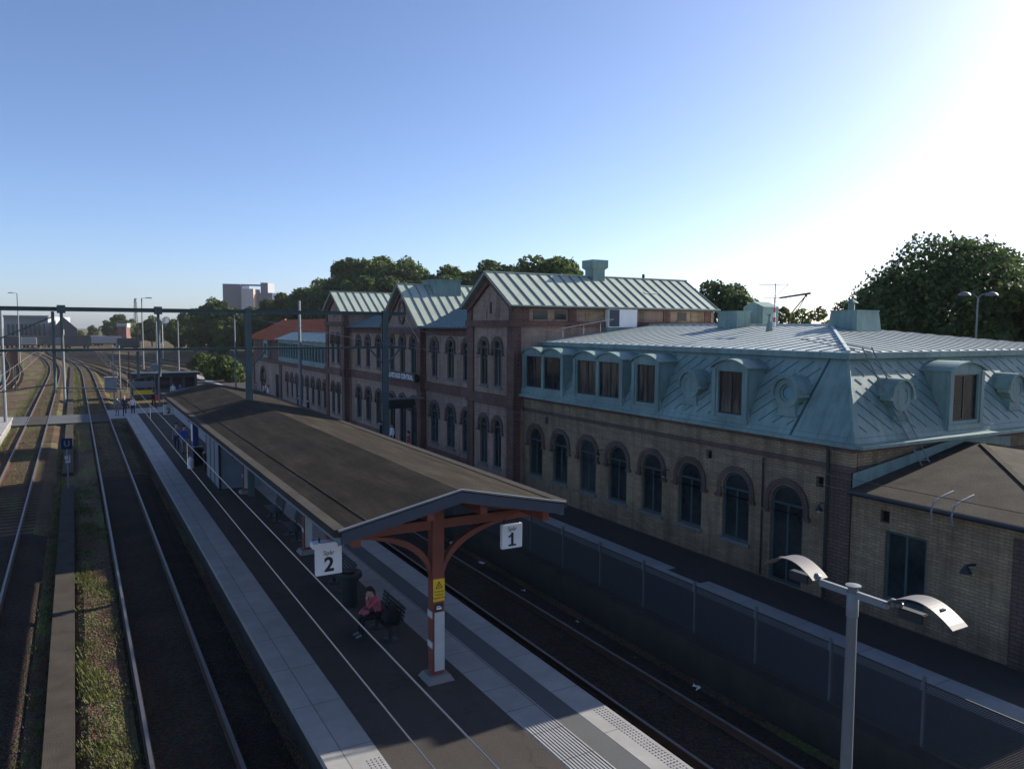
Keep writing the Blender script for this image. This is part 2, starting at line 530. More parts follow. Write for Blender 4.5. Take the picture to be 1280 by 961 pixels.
class MB:
    def __init__(s):
        s.v, s.f, s.mi = [], [], []

    def face(s, pts, mi=0):
        i = len(s.v)
        s.v += [tuple(p) for p in pts]
        s.f.append(tuple(range(i, i + len(pts))))
        s.mi.append(mi)
        return s

    def hull(s, pts, faces, mi=0):
        i = len(s.v)
        s.v += [tuple(p) for p in pts]
        for f in faces:
            s.f.append(tuple(i + k for k in f))
            s.mi.append(mi)
        return s

    def box(s, a, b, mi=0):
        x0, y0, z0 = (min(a[k], b[k]) for k in range(3))
        x1, y1, z1 = (max(a[k], b[k]) for k in range(3))
        return s.hull([(x0, y0, z0), (x1, y0, z0), (x1, y1, z0), (x0, y1, z0), (x0, y0, z1), (x1, y0, z1), (x1, y1, z1), (x0, y1, z1)],
                      [(0, 3, 2, 1), (4, 5, 6, 7), (0, 1, 5, 4), (1, 2, 6, 5), (2, 3, 7, 6), (3, 0, 4, 7)], mi)

    def frustum(s, c, w0, d0, w1, d1, z0, z1, mi=0):
        p = [(c[0] + sx * w, c[1] + sy * d, z) for (w, d, z) in ((w0 / 2, d0 / 2, z0), (w1 / 2, d1 / 2, z1)) for sx, sy in ((-1, -1), (1, -1), (1, 1), (-1, 1))]
        return s.hull(p, [(0, 3, 2, 1), (4, 5, 6, 7), (0, 1, 5, 4), (1, 2, 6, 5), (2, 3, 7, 6), (3, 0, 4, 7)], mi)

    def bar(s, a, b, w, h=None, up=Z3, mi=0):
        """box beam from a to b, w across, h along up"""
        a, b = Vector(a), Vector(b)
        h = h or w
        d = (b - a).normalized()
        sd_ = d.cross(up)
        if sd_.length < 1e-4:
            sd_ = d.cross(X3)
        sd_.normalize()
        u = sd_.cross(d).normalized()
        p = []
        for e in (a, b):
            for x, y in ((-1, -1), (1, -1), (1, 1), (-1, 1)):
                p.append(e + sd_ * (x * w / 2) + u * (y * h / 2))
        return s.hull(p, [(0, 1, 2, 3), (7, 6, 5, 4), (0, 4, 5, 1), (1, 5, 6, 2), (2, 6, 7, 3), (3, 7, 4, 0)], mi)

    def tube(s, pts, r, n=8, mi=0, cap=True):
        pts = [Vector(p) for p in pts]
        rs = r if isinstance(r, (list, tuple)) else [r] * len(pts)
        i0 = len(s.v)
        prev = None
        for k, p in enumerate(pts):
            d = (pts[min(k + 1, len(pts) - 1)] - pts[max(k - 1, 0)]).normalized()
            if prev is None:
                a = d.cross(Z3)
                if a.length < 1e-3:
                    a = d.cross(X3)
            else:
                a = prev - d * prev.dot(d)
            a.normalize()
            prev = a
            bb = d.cross(a)
            for j in range(n):
                t = 2 * PI * j / n
                s.v.append(tuple(p + (a * math.cos(t) + bb * math.sin(t)) * rs[k]))
        for k in range(len(pts) - 1):
            for j in range(n):
                q = i0 + k * n
                s.f.append((q + j, q + (j + 1) % n, q + n + (j + 1) % n, q + n + j))
                s.mi.append(mi)
        if cap:
            s.f.append(tuple(i0 + j for j in reversed(range(n))))
            s.mi.append(mi)
            q = i0 + (len(pts) - 1) * n
            s.f.append(tuple(q + j for j in range(n)))
            s.mi.append(mi)
        return s

    def lathe(s, c, prof, n=16, mi=0):
        c = Vector(c)
        return s.tube([c + Z3 * z for r, z in prof], [max(r, 0.001) for r, z in prof], n, mi)

    def prism(s, pts, ext, mi=0):
        """polygon pts (3D, planar) extruded by vector ext"""
        ext = Vector(ext)
        n = len(pts)
        a = [Vector(p) for p in pts]
        i = len(s.v)
        s.v += [tuple(p) for p in a] + [tuple(p + ext) for p in a]
        s.f.append(tuple(range(i, i + n)))
        s.f.append(tuple(i + n + k for k in reversed(range(n))))
        s.mi += [mi, mi]
        for k in range(n):
            s.f.append((i + k, i + n + k, i + n + (k + 1) % n, i + (k + 1) % n))
            s.mi.append(mi)
        return s

    def build(s, name, mats, parent=None, smooth=False, bevel=0):
        me = bpy.data.meshes.new(name)
        me.from_pydata(s.v, [], s.f)
        mats = mats if isinstance(mats, (list, tuple)) else [mats]
        for m in mats:
            me.materials.append(M_[m] if isinstance(m, str) else m)
        me.polygons.foreach_set('material_index', s.mi)
        bm = bmesh.new()
        bm.from_mesh(me)
        bmesh.ops.recalc_face_normals(bm, faces=bm.faces)
        if bevel:
            bmesh.ops.remove_doubles(bm, verts=bm.verts, dist=1e-5)
            bmesh.ops.bevel(bm, geom=[e for e in bm.edges if len(e.link_faces) == 2 and e.calc_face_angle(0) > 0.6], offset=bevel, segments=2, affect='EDGES')
        bm.to_mesh(me)
        bm.free()
        if smooth:
            me.polygons.foreach_set('use_smooth', [True] * len(me.polygons))
            me.set_sharp_from_angle(angle=math.radians(40))
        me.update()
        o = bpy.data.objects.new(name, me)
        COL.objects.link(o)
        if parent:
            me.transform(Matrix.Translation(-root_of(parent).location))
            o.parent = parent
        return o


def thing(name, label, cat, loc=(0, 0, 0), group=None):
    o = bpy.data.objects.new(name, None)
    o.empty_display_size = 0.3
    COL.objects.link(o)
    o.location = loc
    o['label'], o['category'] = label, cat
    if group:
        o['group'] = group
    return o


def tag(o, label, cat, group=None):
    """a thing that is one mesh: origin moved to its base"""
    if o.type == 'MESH' and o.location.length < 1e-6:
        vs = [v.co for v in o.data.vertices]
        c = Vector((sum(v.x for v in vs) / len(vs), sum(v.y for v in vs) / len(vs), min(v.z for v in vs)))
        o.data.transform(Matrix.Translation(-c))
        o.location = c
    o['label'], o['category'] = label, cat
    if group:
        o['group'] = group
    return o


def setting(o, label=None, kind='structure'):
    o['kind'] = kind
    if label:
        o['label'] = label
        o['category'] = o.name.split('.')[0].replace('_', ' ')
    return o


def dup(o, loc=None, rotz=None, scale=None, label=None, group=None, parent=None):
    c = o.copy()
    COL.objects.link(c)
    if parent:
        c.parent = parent
    if loc is not None:
        c.location = loc
    if rotz is not None:
        c.rotation_euler = (0, 0, rotz)
    if scale is not None:
        c.scale = scale
    if label:
        c['label'] = label
    if group:
        c['group'] = group
    for ch in list(o.children):
        dup(ch, parent=c)
    return c


def text_part(txt, size, origin, right, up, mat, parent=None, name='lettering', depth=0.006, bold=0.0, sx=1.0, align='CENTER'):
    cu = bpy.data.curves.new('t', 'FONT')
    cu.body = txt
    cu.size = size
    cu.extrude = depth
    cu.offset = bold
    cu.align_x = align
    cu.align_y = 'CENTER'
    to = bpy.data.objects.new('t', cu)
    COL.objects.link(to)
    dg = bpy.context.evaluated_depsgraph_get()
    me = bpy.data.meshes.new_from_object(to.evaluated_get(dg))
    bpy.data.objects.remove(to)
    right, up = Vector(right), Vector(up)
    n = right.cross(up)
    m = Matrix((right * sx, up, n)).transposed().to_4x4()
    m.translation = Vector(origin) - (root_of(parent).location if parent else Vector())
    me.transform(m)
    me.name = name
    me.materials.clear()
    me.materials.append(M_[mat])
    o = bpy.data.objects.new(name, me)
    COL.objects.link(o)
    if parent:
        o.parent = parent
    return o


# ------------------------------------------------------------------ facade helpers
def arch_loop(uc, w, zs, zt, arch=True, n=12):
    if not arch:
        return [(uc - w / 2, zs), (uc + w / 2, zs), (uc + w / 2, zt), (uc - w / 2, zt)]
    r = w / 2
    sp = zt - r
    return [(uc - r, zs), (uc + r, zs)] + [(uc + r * math.cos(PI * k / n), sp + r * math.sin(PI * k / n)) for k in range(n + 1)]


class Face:
    """a vertical wall plane: u runs along U, v is height, N points outwards"""
    def __init__(s, O, U, N):
        s.O, s.U, s.N = Vector(O), Vector(U), Vector(N)

    def p(s, u, v, n=0.0):
        return s.O + s.U * u + Z3 * v + s.N * n

    def wall(s, mb, outer, holes, reveal=0.13, mi=0):
        loops = [outer] + holes
        tris = tessellate_polygon([[Vector((u, v, 0)) for u, v in lp] for lp in loops])
        flat = [q for lp in loops for q in lp]
        i = len(mb.v)
        mb.v += [tuple(s.p(u, v)) for u, v in flat]
        for t in tris:
            mb.f.append(tuple(i + k for k in t))
            mb.mi.append(mi)
        for h in holes:
            n = len(h)
            for k in range(n):
                a, b = h[k], h[(k + 1) % n]
                mb.face([s.p(*a), s.p(*b), s.p(*b, -reveal), s.p(*a, -reveal)], mi)

    def slab(s, mb, u0, u1, v0, v1, n0, n1, mi=0):
        a, b = s.p(u0, v0, n0), s.p(u1, v1, n1)
        mb.box(a, b, mi)

    def ring(s, mb, inner, outer, n0, n1, mi=0):
        """closed band between two loops of equal length, from depth n0 to n1"""
        k = len(inner)
        for q in range(k):
            r = (q + 1) % k
            mb.face([s.p(*inner[q], n1), s.p(*inner[r], n1), s.p(*outer[r], n1), s.p(*outer[q], n1)], mi)
            mb.face([s.p(*inner[q], n0), s.p(*inner[r], n0), s.p(*inner[r], n1), s.p(*inner[q], n1)], mi)
            mb.face([s.p(*outer[q], n0), s.p(*outer[r], n0), s.p(*outer[r], n1), s.p(*outer[q], n1)], mi)

    def window(s, parent, uc, w, zs, zt, arch=True, glass='glass', frame='copper_dark', depth=0.085, trim=True, sill=True, mull=1, trans=True, name='window', tw=0.17):
        if glass == 'glass' and rnd.random() < 0.4:
            glass = rnd.choice(('glass_grey', 'glass_blind', 'glass_grey'))
        lo = arch_loop(uc, w - 0.01, zs + 0.005, zt - 0.005, arch)
        li = arch_loop(uc, w - 0.15, zs + 0.075, zt - 0.075, arch)
        mb = MB()
        s.ring(mb, li, lo, -depth - 0.06, -depth + 0.02)
        spring = zt - w / 2 if arch else zs + (zt - zs) * 0.72
        for k in range(mull):
            u = uc - w / 2 + w * (k + 1) / (mull + 1)
            s.slab(mb, u - 0.03, u + 0.03, zs + 0.07, (spring if arch else zt) - 0.07 + (0.08 if arch else 0), -depth - 0.05, -depth + 0.012)
        if trans:
            s.slab(mb, uc - w / 2 + 0.06, uc + w / 2 - 0.06, spring - 0.035, spring + 0.035, -depth - 0.05, -depth + 0.016)
        fr = mb.build(name, frame, parent)
        pb = MB()
        lp = arch_loop(uc, w - 0.1, zs + 0.05, zt - 0.05, arch)
        pb.face([s.p(u, v, -depth - 0.03) for u, v in lp])
        pb.build('pane', glass, fr)
        if trim and arch:
            t = MB()
            r0, r1 = w / 2 + 0.035, w / 2 + 0.035 + tw
            sp = zt - w / 2
            n = 14
            pts_i = [(uc + r0 * math.cos(PI * k / n), sp + r0 * math.sin(PI * k / n)) for k in range(n + 1)]
            pts_o = [(uc + r1 * math.cos(PI * k / n), sp + r1 * math.sin(PI * k / n)) for k in range(n + 1)]
            pts_i = [(uc + r0, sp - 0.22)] + pts_i + [(uc - r0, sp - 0.22)]
            pts_o = [(uc + r1, sp - 0.22)] + pts_o + [(uc - r1, sp - 0.22)]
            s.ring(t, pts_i, pts_o, -0.01, 0.07)
            for sg in (-1, 1):
                s.slab(t, uc + sg * r0, uc + sg * (r1 + 0.07), sp - 0.33, sp - 0.222, -0.01, 0.10)
            # pale ring inside the arch: the lit reveal, put into the colour
            pi2 = [(uc + (w / 2 - 0.0) * math.cos(PI * k / n), sp + (w / 2) * math.sin(PI * k / n)) for k in range(n + 1)]
            po2 = [(uc + (r0 + 0.0) * math.cos(PI * k / n), sp + r0 * math.sin(PI * k / n)) for k in range(n + 1)]
            s.ring(t, pi2, po2, -0.01, 0.035, 1)
            t.build('brick_surround', ['brick_trim', 'brick_pale'], fr)
        if sill:
            sb = MB()
            s.slab(sb, uc - w / 2 - 0.08, uc + w / 2 + 0.08, zs - 0.10, zs - 0.004, -depth, 0.09)
            sb.build('sill', 'stone_sill', fr)
        return fr


# seams on a sloped sheet: o origin, a along, b up-slope (unit vectors), inside test poly in (a,b)
def clip_line(p, d, poly):
    """segment of line p+t*d inside a convex polygon"""
    t0, t1 = -1e9, 1e9
    n = len(poly)
    area = sum(poly[k][0] * poly[(k + 1) % n][1] - poly[(k + 1) % n][0] * poly[k][1] for k in range(n))
    for k in range(n):
        ax, ay = poly[k]
        bx, by = poly[(k + 1) % n]
        nx, ny = (-(by - ay), bx - ax) if area > 0 else (by - ay, -(bx - ax))
        q = (p[0] - ax) * nx + (p[1] - ay) * ny
        r = d[0] * nx + d[1] * ny
        if abs(r) < 1e-9:
            if q < 0:
                return None
            continue
        t = -q / r
        if r > 0:
            t0 = max(t0, t)
        else:
            t1 = min(t1, t)
    return (t0, t1) if t1 > t0 + 0.05 else None


def seams(mb, o, a, b, poly, ang, spacing, w=0.03, h=0.035, mi=1, phase=0.0, gaps=False):
    o, a, b = Vector(o), Vector(a).normalized(), Vector(b).normalized()
    nrm = a.cross(b).normalized()
    d = (math.cos(ang), math.sin(ang))
    pn = (-d[1], d[0])
    vals = [x * pn[0] + y * pn[1] for x, y in poly]
    k = math.floor(min(vals) / spacing)
    while k * spacing <= max(vals):
        q = k * spacing + phase
        k += 1
        c = clip_line((pn[0] * q, pn[1] * q), d, poly)
        if not c:
            continue
        segs = [c]
        if gaps:
            segs = []
            t = c[0] + 0.08
            while t < c[1] - 0.1:
                e = min(t + rnd.uniform(0.8, 2.4), c[1] - 0.05)
                segs.append((t, e))
                t = e + rnd.uniform(0.02, 0.18)
        for t0, t1 in segs:
            A = o + a * (pn[0] * q + d[0] * t0) + b * (pn[1] * q + d[1] * t0)
            B = o + a * (pn[0] * q + d[0] * t1) + b * (pn[1] * q + d[1] * t1)
            mb.bar(A, B, w, h, nrm, mi)


def gable_roof_x(parent, x0, x1, yc, hw, ze, zr, mat, ribs=0.62, th=0.09, name='roof', ribstart=0.0):
    """roof with ridge along X"""
    mb = MB()
    for sg in (-1, 1):
        e0, e1 = Vector((x0, yc + sg * hw, ze)), Vector((x1, yc + sg * hw, ze))
        r0, r1 = Vector((x0, yc, zr)), Vector((x1, yc, zr))
        nrm = ((e1 - e0).cross(r0 - e0)).normalized()
        if nrm.z < 0:
            nrm = -nrm
        mb.prism([e0, e1, r1, r0], -nrm * th)
        L = (r0 - e0).length
        seams(mb, e0 + nrm * 0.02, X3, r0 - e0, [(0, 0), (x1 - x0, 0), (x1 - x0, L), (0, L)], PI / 2, ribs, 0.035, 0.06, 1, ribstart)
    mb.bar((x0 - 0.02, yc, zr + 0.02), (x1, yc, zr + 0.02), 0.14, 0.07)
    return mb.build(name, [mat, 'seam'], parent)


exec_sections = True
# ==================================================================== GROUND, TRACKS, PLATFORMS
b = MB()
b.face([(-1500, -80, -0.32), (1500, -80, -0.32), (1500, 1900, -0.32), (-1500, 1900, -0.32)])
setting(b.build('ground', 'ballast'), 'brown ballast and weedy soil of the station yard')


def track_x(x0, y):
    return x0 - 0.00045 * max(0.0, y - 140) ** 2


def make_track(x0, y0, y1, label, path=None, bed=True, group=None, step=0.65, sl=True, shade_to=200):
    t = thing('railway_track', label, 'track', (x0, y0, -0.3), group)
    if path is None:
        path = []
        y = y0
        while y < y1:
            path.append((track_x(x0, y), y))
            y += 4.0 if y < 120 else 8.0
        path.append((track_x(x0, y1), y1))
    if bed:
        mb = MB()
        for k in range(len(path) - 1):
            (xa, ya), (xb, yb) = path[k], path[k + 1]
            mb.hull([(xa - 1.75, ya, -0.316), (xa - 1.3, ya, -0.16), (xa + 1.3, ya, -0.16), (xa + 1.75, ya, -0.316),
                     (xb - 1.75, yb, -0.316), (xb - 1.3, yb, -0.16), (xb + 1.3, yb, -0.16), (xb + 1.75, yb, -0.316)],
                    [(0, 1, 5, 4), (1, 2, 6, 5), (2, 3, 7, 6)], 0 if ya < shade_to else 1)  # near stretch takes the darker ballast: building shade put into the colour
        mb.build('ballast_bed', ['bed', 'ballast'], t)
    for sg in (-1, 1):
        mb = MB()
        for k in range(len(path) - 1):
            a, c = Vector((*path[k], 0)), Vector((*path[k + 1], 0))
            d = (c - a).normalized()
            s = Vector((d.y, -d.x, 0)) * sg
            a2, c2 = a + s * 0.75, c + s * 0.75
            mb.bar(a2 + Z3 * -0.012, c2 + Z3 * -0.012, 0.072, 0.024, Z3, 1)
            mb.bar(a2 + Z3 * -0.024 - Z3 * 0.06, c2 + Z3 * -0.084, 0.03, 0.12, Z3, 0)
            mb.bar(a2 - Z3 * 0.15, c2 - Z3 * 0.15, 0.14, 0.02, Z3, 0)
        mb.build('rail', ['rail', 'rail_top'], t)
    if sl:
        mb = MB()
        acc = 0.0
        for k in range(len(path) - 1):
            a, c = Vector((*path[k], 0)), Vector((*path[k + 1], 0))
            L = (c - a).length
            d = (c - a) / L
            s = Vector((d.y, -d.x, 0))
            while acc < L:
                q = a + d * acc
                w = rnd.uniform(-0.03, 0.03)
                mb.bar(q - s * 1.25 + d * w + Z3 * -0.197, q + s * 1.25 + Z3 * -0.197, 0.24, 0.08)
                acc += step
            acc -= L
        o = mb.build('sleepers', 'bed' if bed else 'ballast', t)
        o['kind'] = 'stuff'
    return t


make_track(1.77, -12, 330, 'railway track running along the left edge of the canopied platform', shade_to=46)
make_track(-2.95, -12, 330, 'leftmost curving railway track beside the low concrete platform', shade_to=36)
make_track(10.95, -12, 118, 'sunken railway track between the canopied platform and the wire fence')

# yard fan on the right beyond the crossing
for k, (xs, ys) in enumerate([(6.0, 118), (10.0, 122), (14.0, 126), (18.0, 132), (22.5, 140), (27.0, 150)]):
    pa = []
    x1 = track_x(1.77, 300) + 3 + 1.5 * k
    for q in range(15):
        f = q / 14
        e = f * f * (3 - 2 * f)
        pa.append((xs + (x1 - xs) * e, ys + (290 + 4 * k - ys) * f))
    make_track(xs, ys, 290, 'siding of the yard fan ending beyond the platform canopy', pa, False, 'sidings of the yard fan', 1.3)
for k, (xs, ys) in enumerate([(-8.0, 120), (-13.0, 130), (-18.0, 150)]):
    pa = []
    x1 = track_x(-2.95, 300) - 3 - 3 * k
    for q in range(12):
        f = q / 11
        e = f * f * (3 - 2 * f)
        pa.append((xs + (x1 - xs) * e, ys + (300 + 4 * k - ys) * f))
    make_track(xs, ys, 300, 'far left siding running towards the sheds', pa, False, 'sidings on the far left', 1.3)

# walkway strip between the tracks
b = MB()
b.box((-0.80, -12, -0.30), (-0.25, 46, -0.10))
b.box((-0.85, 50, -0.30), (-0.30, 180, -0.13))
setting(b.build('path', 'path'), 'narrow cable duct path between the two tracks')

b = MB()
b.hull([(-0.245, -12, -0.315), (0.0, -12, -0.17), (0.86, -12, -0.12), (0.90, -12, -0.315), (-0.245, 72, -0.315), (0.0, 72, -0.17), (0.86, 72, -0.12), (0.90, 72, -0.315)],
       [(0, 1, 5, 4), (1, 2, 6, 5), (2, 3, 7, 6)])
setting(b.build('gravel_verge', 'ballast'), 'weedy gravel verge between the duct path and the track')
g = MB()
for _ in range(5200):
    x, y = rnd.uniform(-0.15, 0.86), 13.5 + 22 * rnd.random() ** 1.4
    z = -0.17 + 0.05 * max(0, x) / 0.86
    r_ = rnd.uniform(0.012, 0.034)
    pts = [(x + rnd.uniform(-1, 1) * r_, y + rnd.uniform(-1, 1) * r_, z + rnd.uniform(-0.4, 1) * r_) for _q in range(5)]
    g.hull(pts, [(0, 1, 2), (0, 2, 3), (0, 3, 1), (1, 2, 4), (2, 3, 4), (3, 1, 4)])
setting(g.build('gravel', 'gravel_stone'), 'loose brown stones on the verge', 'stuff')

# grass
g = MB()


def tuft(x, y, z, hgt, n):
    for _ in range(n):
        a = rnd.uniform(0, 2 * PI)
        bx, by = x + rnd.gauss(0, 0.07), y + rnd.gauss(0, 0.07)
        l = rnd.uniform(0.5, 1.0) * hgt
        w = 0.012
        dx, dy = math.cos(a), math.sin(a)
        g.face([(bx - dy * w, by + dx * w, z), (bx + dy * w, by - dx * w, z), (bx + dx * l * 0.6, by + dy * l * 0.6, z + l)])


for _ in range(3600):
    x, y = rnd.uniform(-0.15, 0.88), 14 + 32 * rnd.random() ** 1.3
    if rnd.random() < 0.08 + 0.92 * max(0, math.sin(y * 1.15 + 3.4 * x) * math.sin(y * 0.47 + 1)) ** 0.7:
        tuft(x, y, -0.16, rnd.uniform(0.06, 0.16), 9)
for _ in range(900):
    tuft(-0.95 + rnd.gauss(0, 0.12), rnd.uniform(14, 60), -0.31, 0.14, 4)
for _ in range(1000):
    tuft(3.15 + rnd.gauss(0, 0.15), rnd.uniform(12, 60), -0.31, 0.16, 4)
for _ in range(1500):
    tuft(rnd.uniform(-5.3, -4.5), rnd.uniform(40, 80), -0.31, 0.25, 4)
for _ in range(2400):
    tuft(rnd.uniform(-3.5, -2.4) if rnd.random() < 0.5 else rnd.uniform(1.2, 2.3), rnd.uniform(48, 130), -0.17, 0.14, 3)
for _ in range(2600):
    tuft(rnd.choice((rnd.uniform(-0.2, 0.8), rnd.uniform(-5, -4.4), rnd.uniform(3.2, 9), rnd.uniform(-0.2, 0.8))), rnd.uniform(60, 180), -0.31, 0.4, 4)
o = g.build('grass', 'grass')
setting(o, 'rough grass and weeds growing between the tracks', 'stuff')

# island platform
PX0, PX1, PZ = 3.62, 9.24, 0.55
b = MB()
b.box((PX0 + 0.12, -12, -0.31), (PX1 - 0.12, 74.5, PZ - 0.12), 5)
b.box((PX0 + 0.98, -12, PZ - 0.12), (PX1 - 1.93, 74.5, PZ), 1)            # asphalt
b.box((PX0, -12, PZ - 0.14), (PX0 + 0.976, 74.5, PZ + 0.004), 2)          # left edge slabs
b.box((PX1 - 0.66, -12, PZ - 0.14), (PX1, 74.5, PZ + 0.004), 2)           # right edge slabs
b.box((PX1 - 1.20, -12, PZ - 0.13), (PX1 - 0.664, 74.5, PZ + 0.001), 3)   # dark strip
b.box((PX1 - 1.926, -12, PZ - 0.13), (PX1 - 1.204, 74.5, PZ + 0.002), 4)  # tactile base
for k in range(11):
    x = PX1 - 1.90 + k * 0.0665
    b.box((x, -2, PZ + 0.0), (x + 0.034, 74.0, PZ + 0.012), 4)            # tactile ribs
o = setting(b.build('island_platform', ['concrete', 'asphalt', 'edge_slab', 'dark_slab', 'tactile_slab', 'dark_stone']), 'island platform of dark asphalt with pale edge slabs')
# warning studs at the near left edge and right edge
b = MB()
for (xa, n, ys) in ((PX0 + 0.70, 4, range(0, 40)), (PX1 - 0.30, 4, range(0, 34))):
    for i in range(n):
        for j in ys:
            x, y = xa + i * 0.075, 9.5 + j * 0.082
            b.frustum((x, y), 0.045, 0.045, 0.03, 0.03, PZ + 0.0045, PZ + 0.014)
o = setting(b.build('tactile_paving', 'tactile_slab'), 'raised warning studs at the sunlit platform edges')

# platform by the station building
b = MB()
b.box((13.0, -12, -0.31), (40.0, 130, PZ - 0.10), 4)
b.box((13.0, -12, PZ - 0.10), (13.35, 130, PZ + 0.003), 4)
b.box((13.352, -12, PZ - 0.10), (15.60, 130, PZ), 1)
b.box((15.602, -12, PZ - 0.10), (16.30, 130, PZ + 0.004), 2)
b.box((16.302, -12, PZ - 0.10), (16.68, 17.0, PZ + 0.004), 2)
b.box((16.302, 17.0, PZ - 0.10), (16.68, 18.5, PZ - 0.001), 1)
b.box((16.302, 18.5, PZ - 0.10), (16.68, 130, PZ + 0.004), 2)
b.box((16.682, -12, PZ - 0.10), (40.0, 130, PZ), 1)
setting(b.build('station_platform', ['concrete', 'asphalt', 'edge_slab', 'dark_slab', 'dark_stone']), 'asphalt platform along the station building with a pale strip')

# crossing at the far end
b = MB()
b.box((-5.5, 74.6, -0.31), (-3.72, 81.5, -0.02), 0)
b.box((-2.18, 74.6, -0.31), (1.0, 81.5, -0.02), 0)
b.box((-3.66, 74.6, -0.31), (-2.24, 81.5, -0.025), 1)
b.box((1.06, 74.6, -0.31), (2.48, 81.5, -0.025), 1)
b.hull([(2.54, 76.0, -0.31), (13.0, 76.0, -0.31), (13.0, 84, -0.31), (2.54, 84, -0.31), (2.54, 76.0, 0.0), (13.0, 76.0, 0.25), (13.0, 84, 0.25), (2.54, 84, 0.0)],
       [(0, 3, 2, 1), (4, 5, 6, 7), (0, 1, 5, 4), (1, 2, 6, 5), (2, 3, 7, 6), (3, 0, 4, 7)], 2)
setting(b.build('level_crossing', ['dark_slab', 'asphalt', 'edge_slab']), 'walkway crossing the tracks at the end of the platform')
b = MB()
b.box((-9.5, 42, -0.31), (-4.75, 76, 0.42), 0)
b.box((-9.5, 42, 0.42), (-4.65, 76, PZ), 1)
b.box((-9.5, 77, -0.31), (-5.55, 81, 0.1), 1)
setting(b.build('low_platform', ['concrete', 'edge_slab']), 'pale concrete platform at the far left')

# ==================================================================== STATION BUILDING (pavilions and main block)
ST = thing('station_building', 'two storey brick station building with three gabled pavilions and green sheet roofs', 'building', (24, 46, PZ))
GB = PZ - 0.03     # walls start just below the paving


def facade(xf):
    return Face((xf, 0, 0), (0, 1, 0), (-1, 0, 0))


UPT, UPB, LOT, LOB = 7.62, 5.36, 3.74, 1.35

PAV = [(33.75, 2.42, 'right'), (59.9, 2.42, 'left')]
for yc, hw, nm in PAV:
    f = facade(18.0)
    op_u = [(yc + 0.72, 0.80), (yc - 0.72, 0.80)]
    holes = [arch_loop(u, w, UPB, UPT) for u, w in op_u] + [arch_loop(u, w, LOB, LOT) for u, w in op_u]
    slit = [[(yc - 0.13, 8.95), (yc + 0.13, 8.95), (yc + 0.13, 9.5), (yc - 0.13, 9.5)]]
    w = MB()
    f.wall(w, [(yc - hw, GB), (yc + hw, GB), (yc + hw, 9.35), (yc, 10.82), (yc - hw, 9.35)], holes + slit)
    w.face([f.p(yc - 0.13, 8.95, -0.2), f.p(yc + 0.13, 8.95, -0.2), f.p(yc + 0.13, 9.5, -0.2), f.p(yc - 0.13, 9.5, -0.2)], 2)
    # sides and back of the pavilion
    xb = 30.6
    for sg in (-1, 1):
        y = yc + sg * hw
        w.face([(18.0, y, GB), (xb, y, GB), (xb, y, 9.35), (18.0, y, 9.35)])
    w.face([(xb, yc - hw, GB), (xb, yc + hw, GB), (xb, yc + hw, 9.35), (xb, yc, 10.82), (xb, yc - hw, 9.35)])
    w.build('pavilion_wall', ['brick_pale', 'brick_red', 'black'], ST)
    for u, ww in op_u:
        f.window(ST, u, ww, UPB, UPT)
        f.window(ST, u, ww, LOB, LOT)
    # red corner pilasters, string courses, raking trim
    t = MB()
    for sg in (-1, 1):
        f.slab(t, yc + sg * (hw - 0.62), yc + sg * (hw + 0.06), GB, 4.45, -0.3, 0.09)
        f.slab(t, yc + sg * (hw - 0.62), yc + sg * (hw + 0.06), 4.98, 8.30, -0.3, 0.09)
        f.slab(t, yc + sg * (hw - 0.45), yc + sg * (hw + 0.06), 8.62, 9.30, -0.3, 0.09)
    f.slab(t, yc - hw - 0.12, yc + hw + 0.12, 4.452, 4.978, -0.3, 0.16)
    f.slab(t, yc - hw - 0.12, yc + hw + 0.12, 8.302, 8.618, -0.3, 0.16)
    for sg in (-1, 1):
        d = Vector((0, sg * hw, 9.35 - 10.82))
        t.bar(Vector((17.93, yc, 10.62)), Vector((17.93, yc, 10.62)) + d, 0.14, 0.30, Z3)
    t.build('red_brick_trim', 'brick_red', ST)
    k = MB()
    f.slab(k, yc + 0.4, yc + 0.9, 8.72, 9.2, -0.01, 0.03)
    f.slab(k, yc - 0.9, yc - 0.4, 8.72, 9.2, -0.01, 0.03)
    k.build('brick_panel', 'brick_pale', ST)
    rf = gable_roof_x(ST, 17.62, 30.75, yc, hw + 0.28, 9.30, 10.98, 'copper_light')
    for sg in (-1, 1):
        gmb = MB()
        gmb.tube([(17.6, yc + sg * (hw + 0.32), 9.26), (30.75, yc + sg * (hw + 0.32), 9.26)], 0.06)
        gmb.build('gutter', 'copper_dark', rf)
        # downpipe
    dp = MB()
    y = yc + hw + 0.12
    dp.tube([(18.28, y, 9.2), (18.28, y, GB + 0.1)], 0.055)
    dp.build('downpipe', 'dark_metal', ST)

# side wall of right pavilion above the wing roof
side = Face((0, 33.75 - 2.42, 0), (1, 0, 0), (0, -1, 0))
t = MB()
side.slab(t, 18.3, 30.5, 8.30, 8.58, -0.02, 0.10, 0)
side.slab(t, 18.3, 30.5, 9.16, 9.27, -0.02, 0.06, 0)
for x in (18.3, 21.0, 24.1, 27.0, 29.9):
    side.slab(t, x, x + 0.45, 8.582, 9.158, -0.02, 0.055, 0)
t.build('red_brick_trim', 'brick_red', ST)
for x, wd in ((19.0, 0.8), (20.2, 0.65), (22.0, 1.2), (25.2, 0.5), (28.0, 0.6), (28.9, 0.9)):
    m = MB()
    dark = x in (19.0, 20.2, 28.0)
    side.slab(m, x, x + wd, 8.66, 9.10, -0.02, 0.02 if dark else 0.035)
    if dark:
        side.slab(m, x - 0.05, x + wd + 0.05, 8.60, 8.658, -0.02, 0.07, 1)
    m.build('attic_window' if dark else 'brick_panel', ['glass' if dark else 'brick_yellow', 'brick_yellow'], ST)

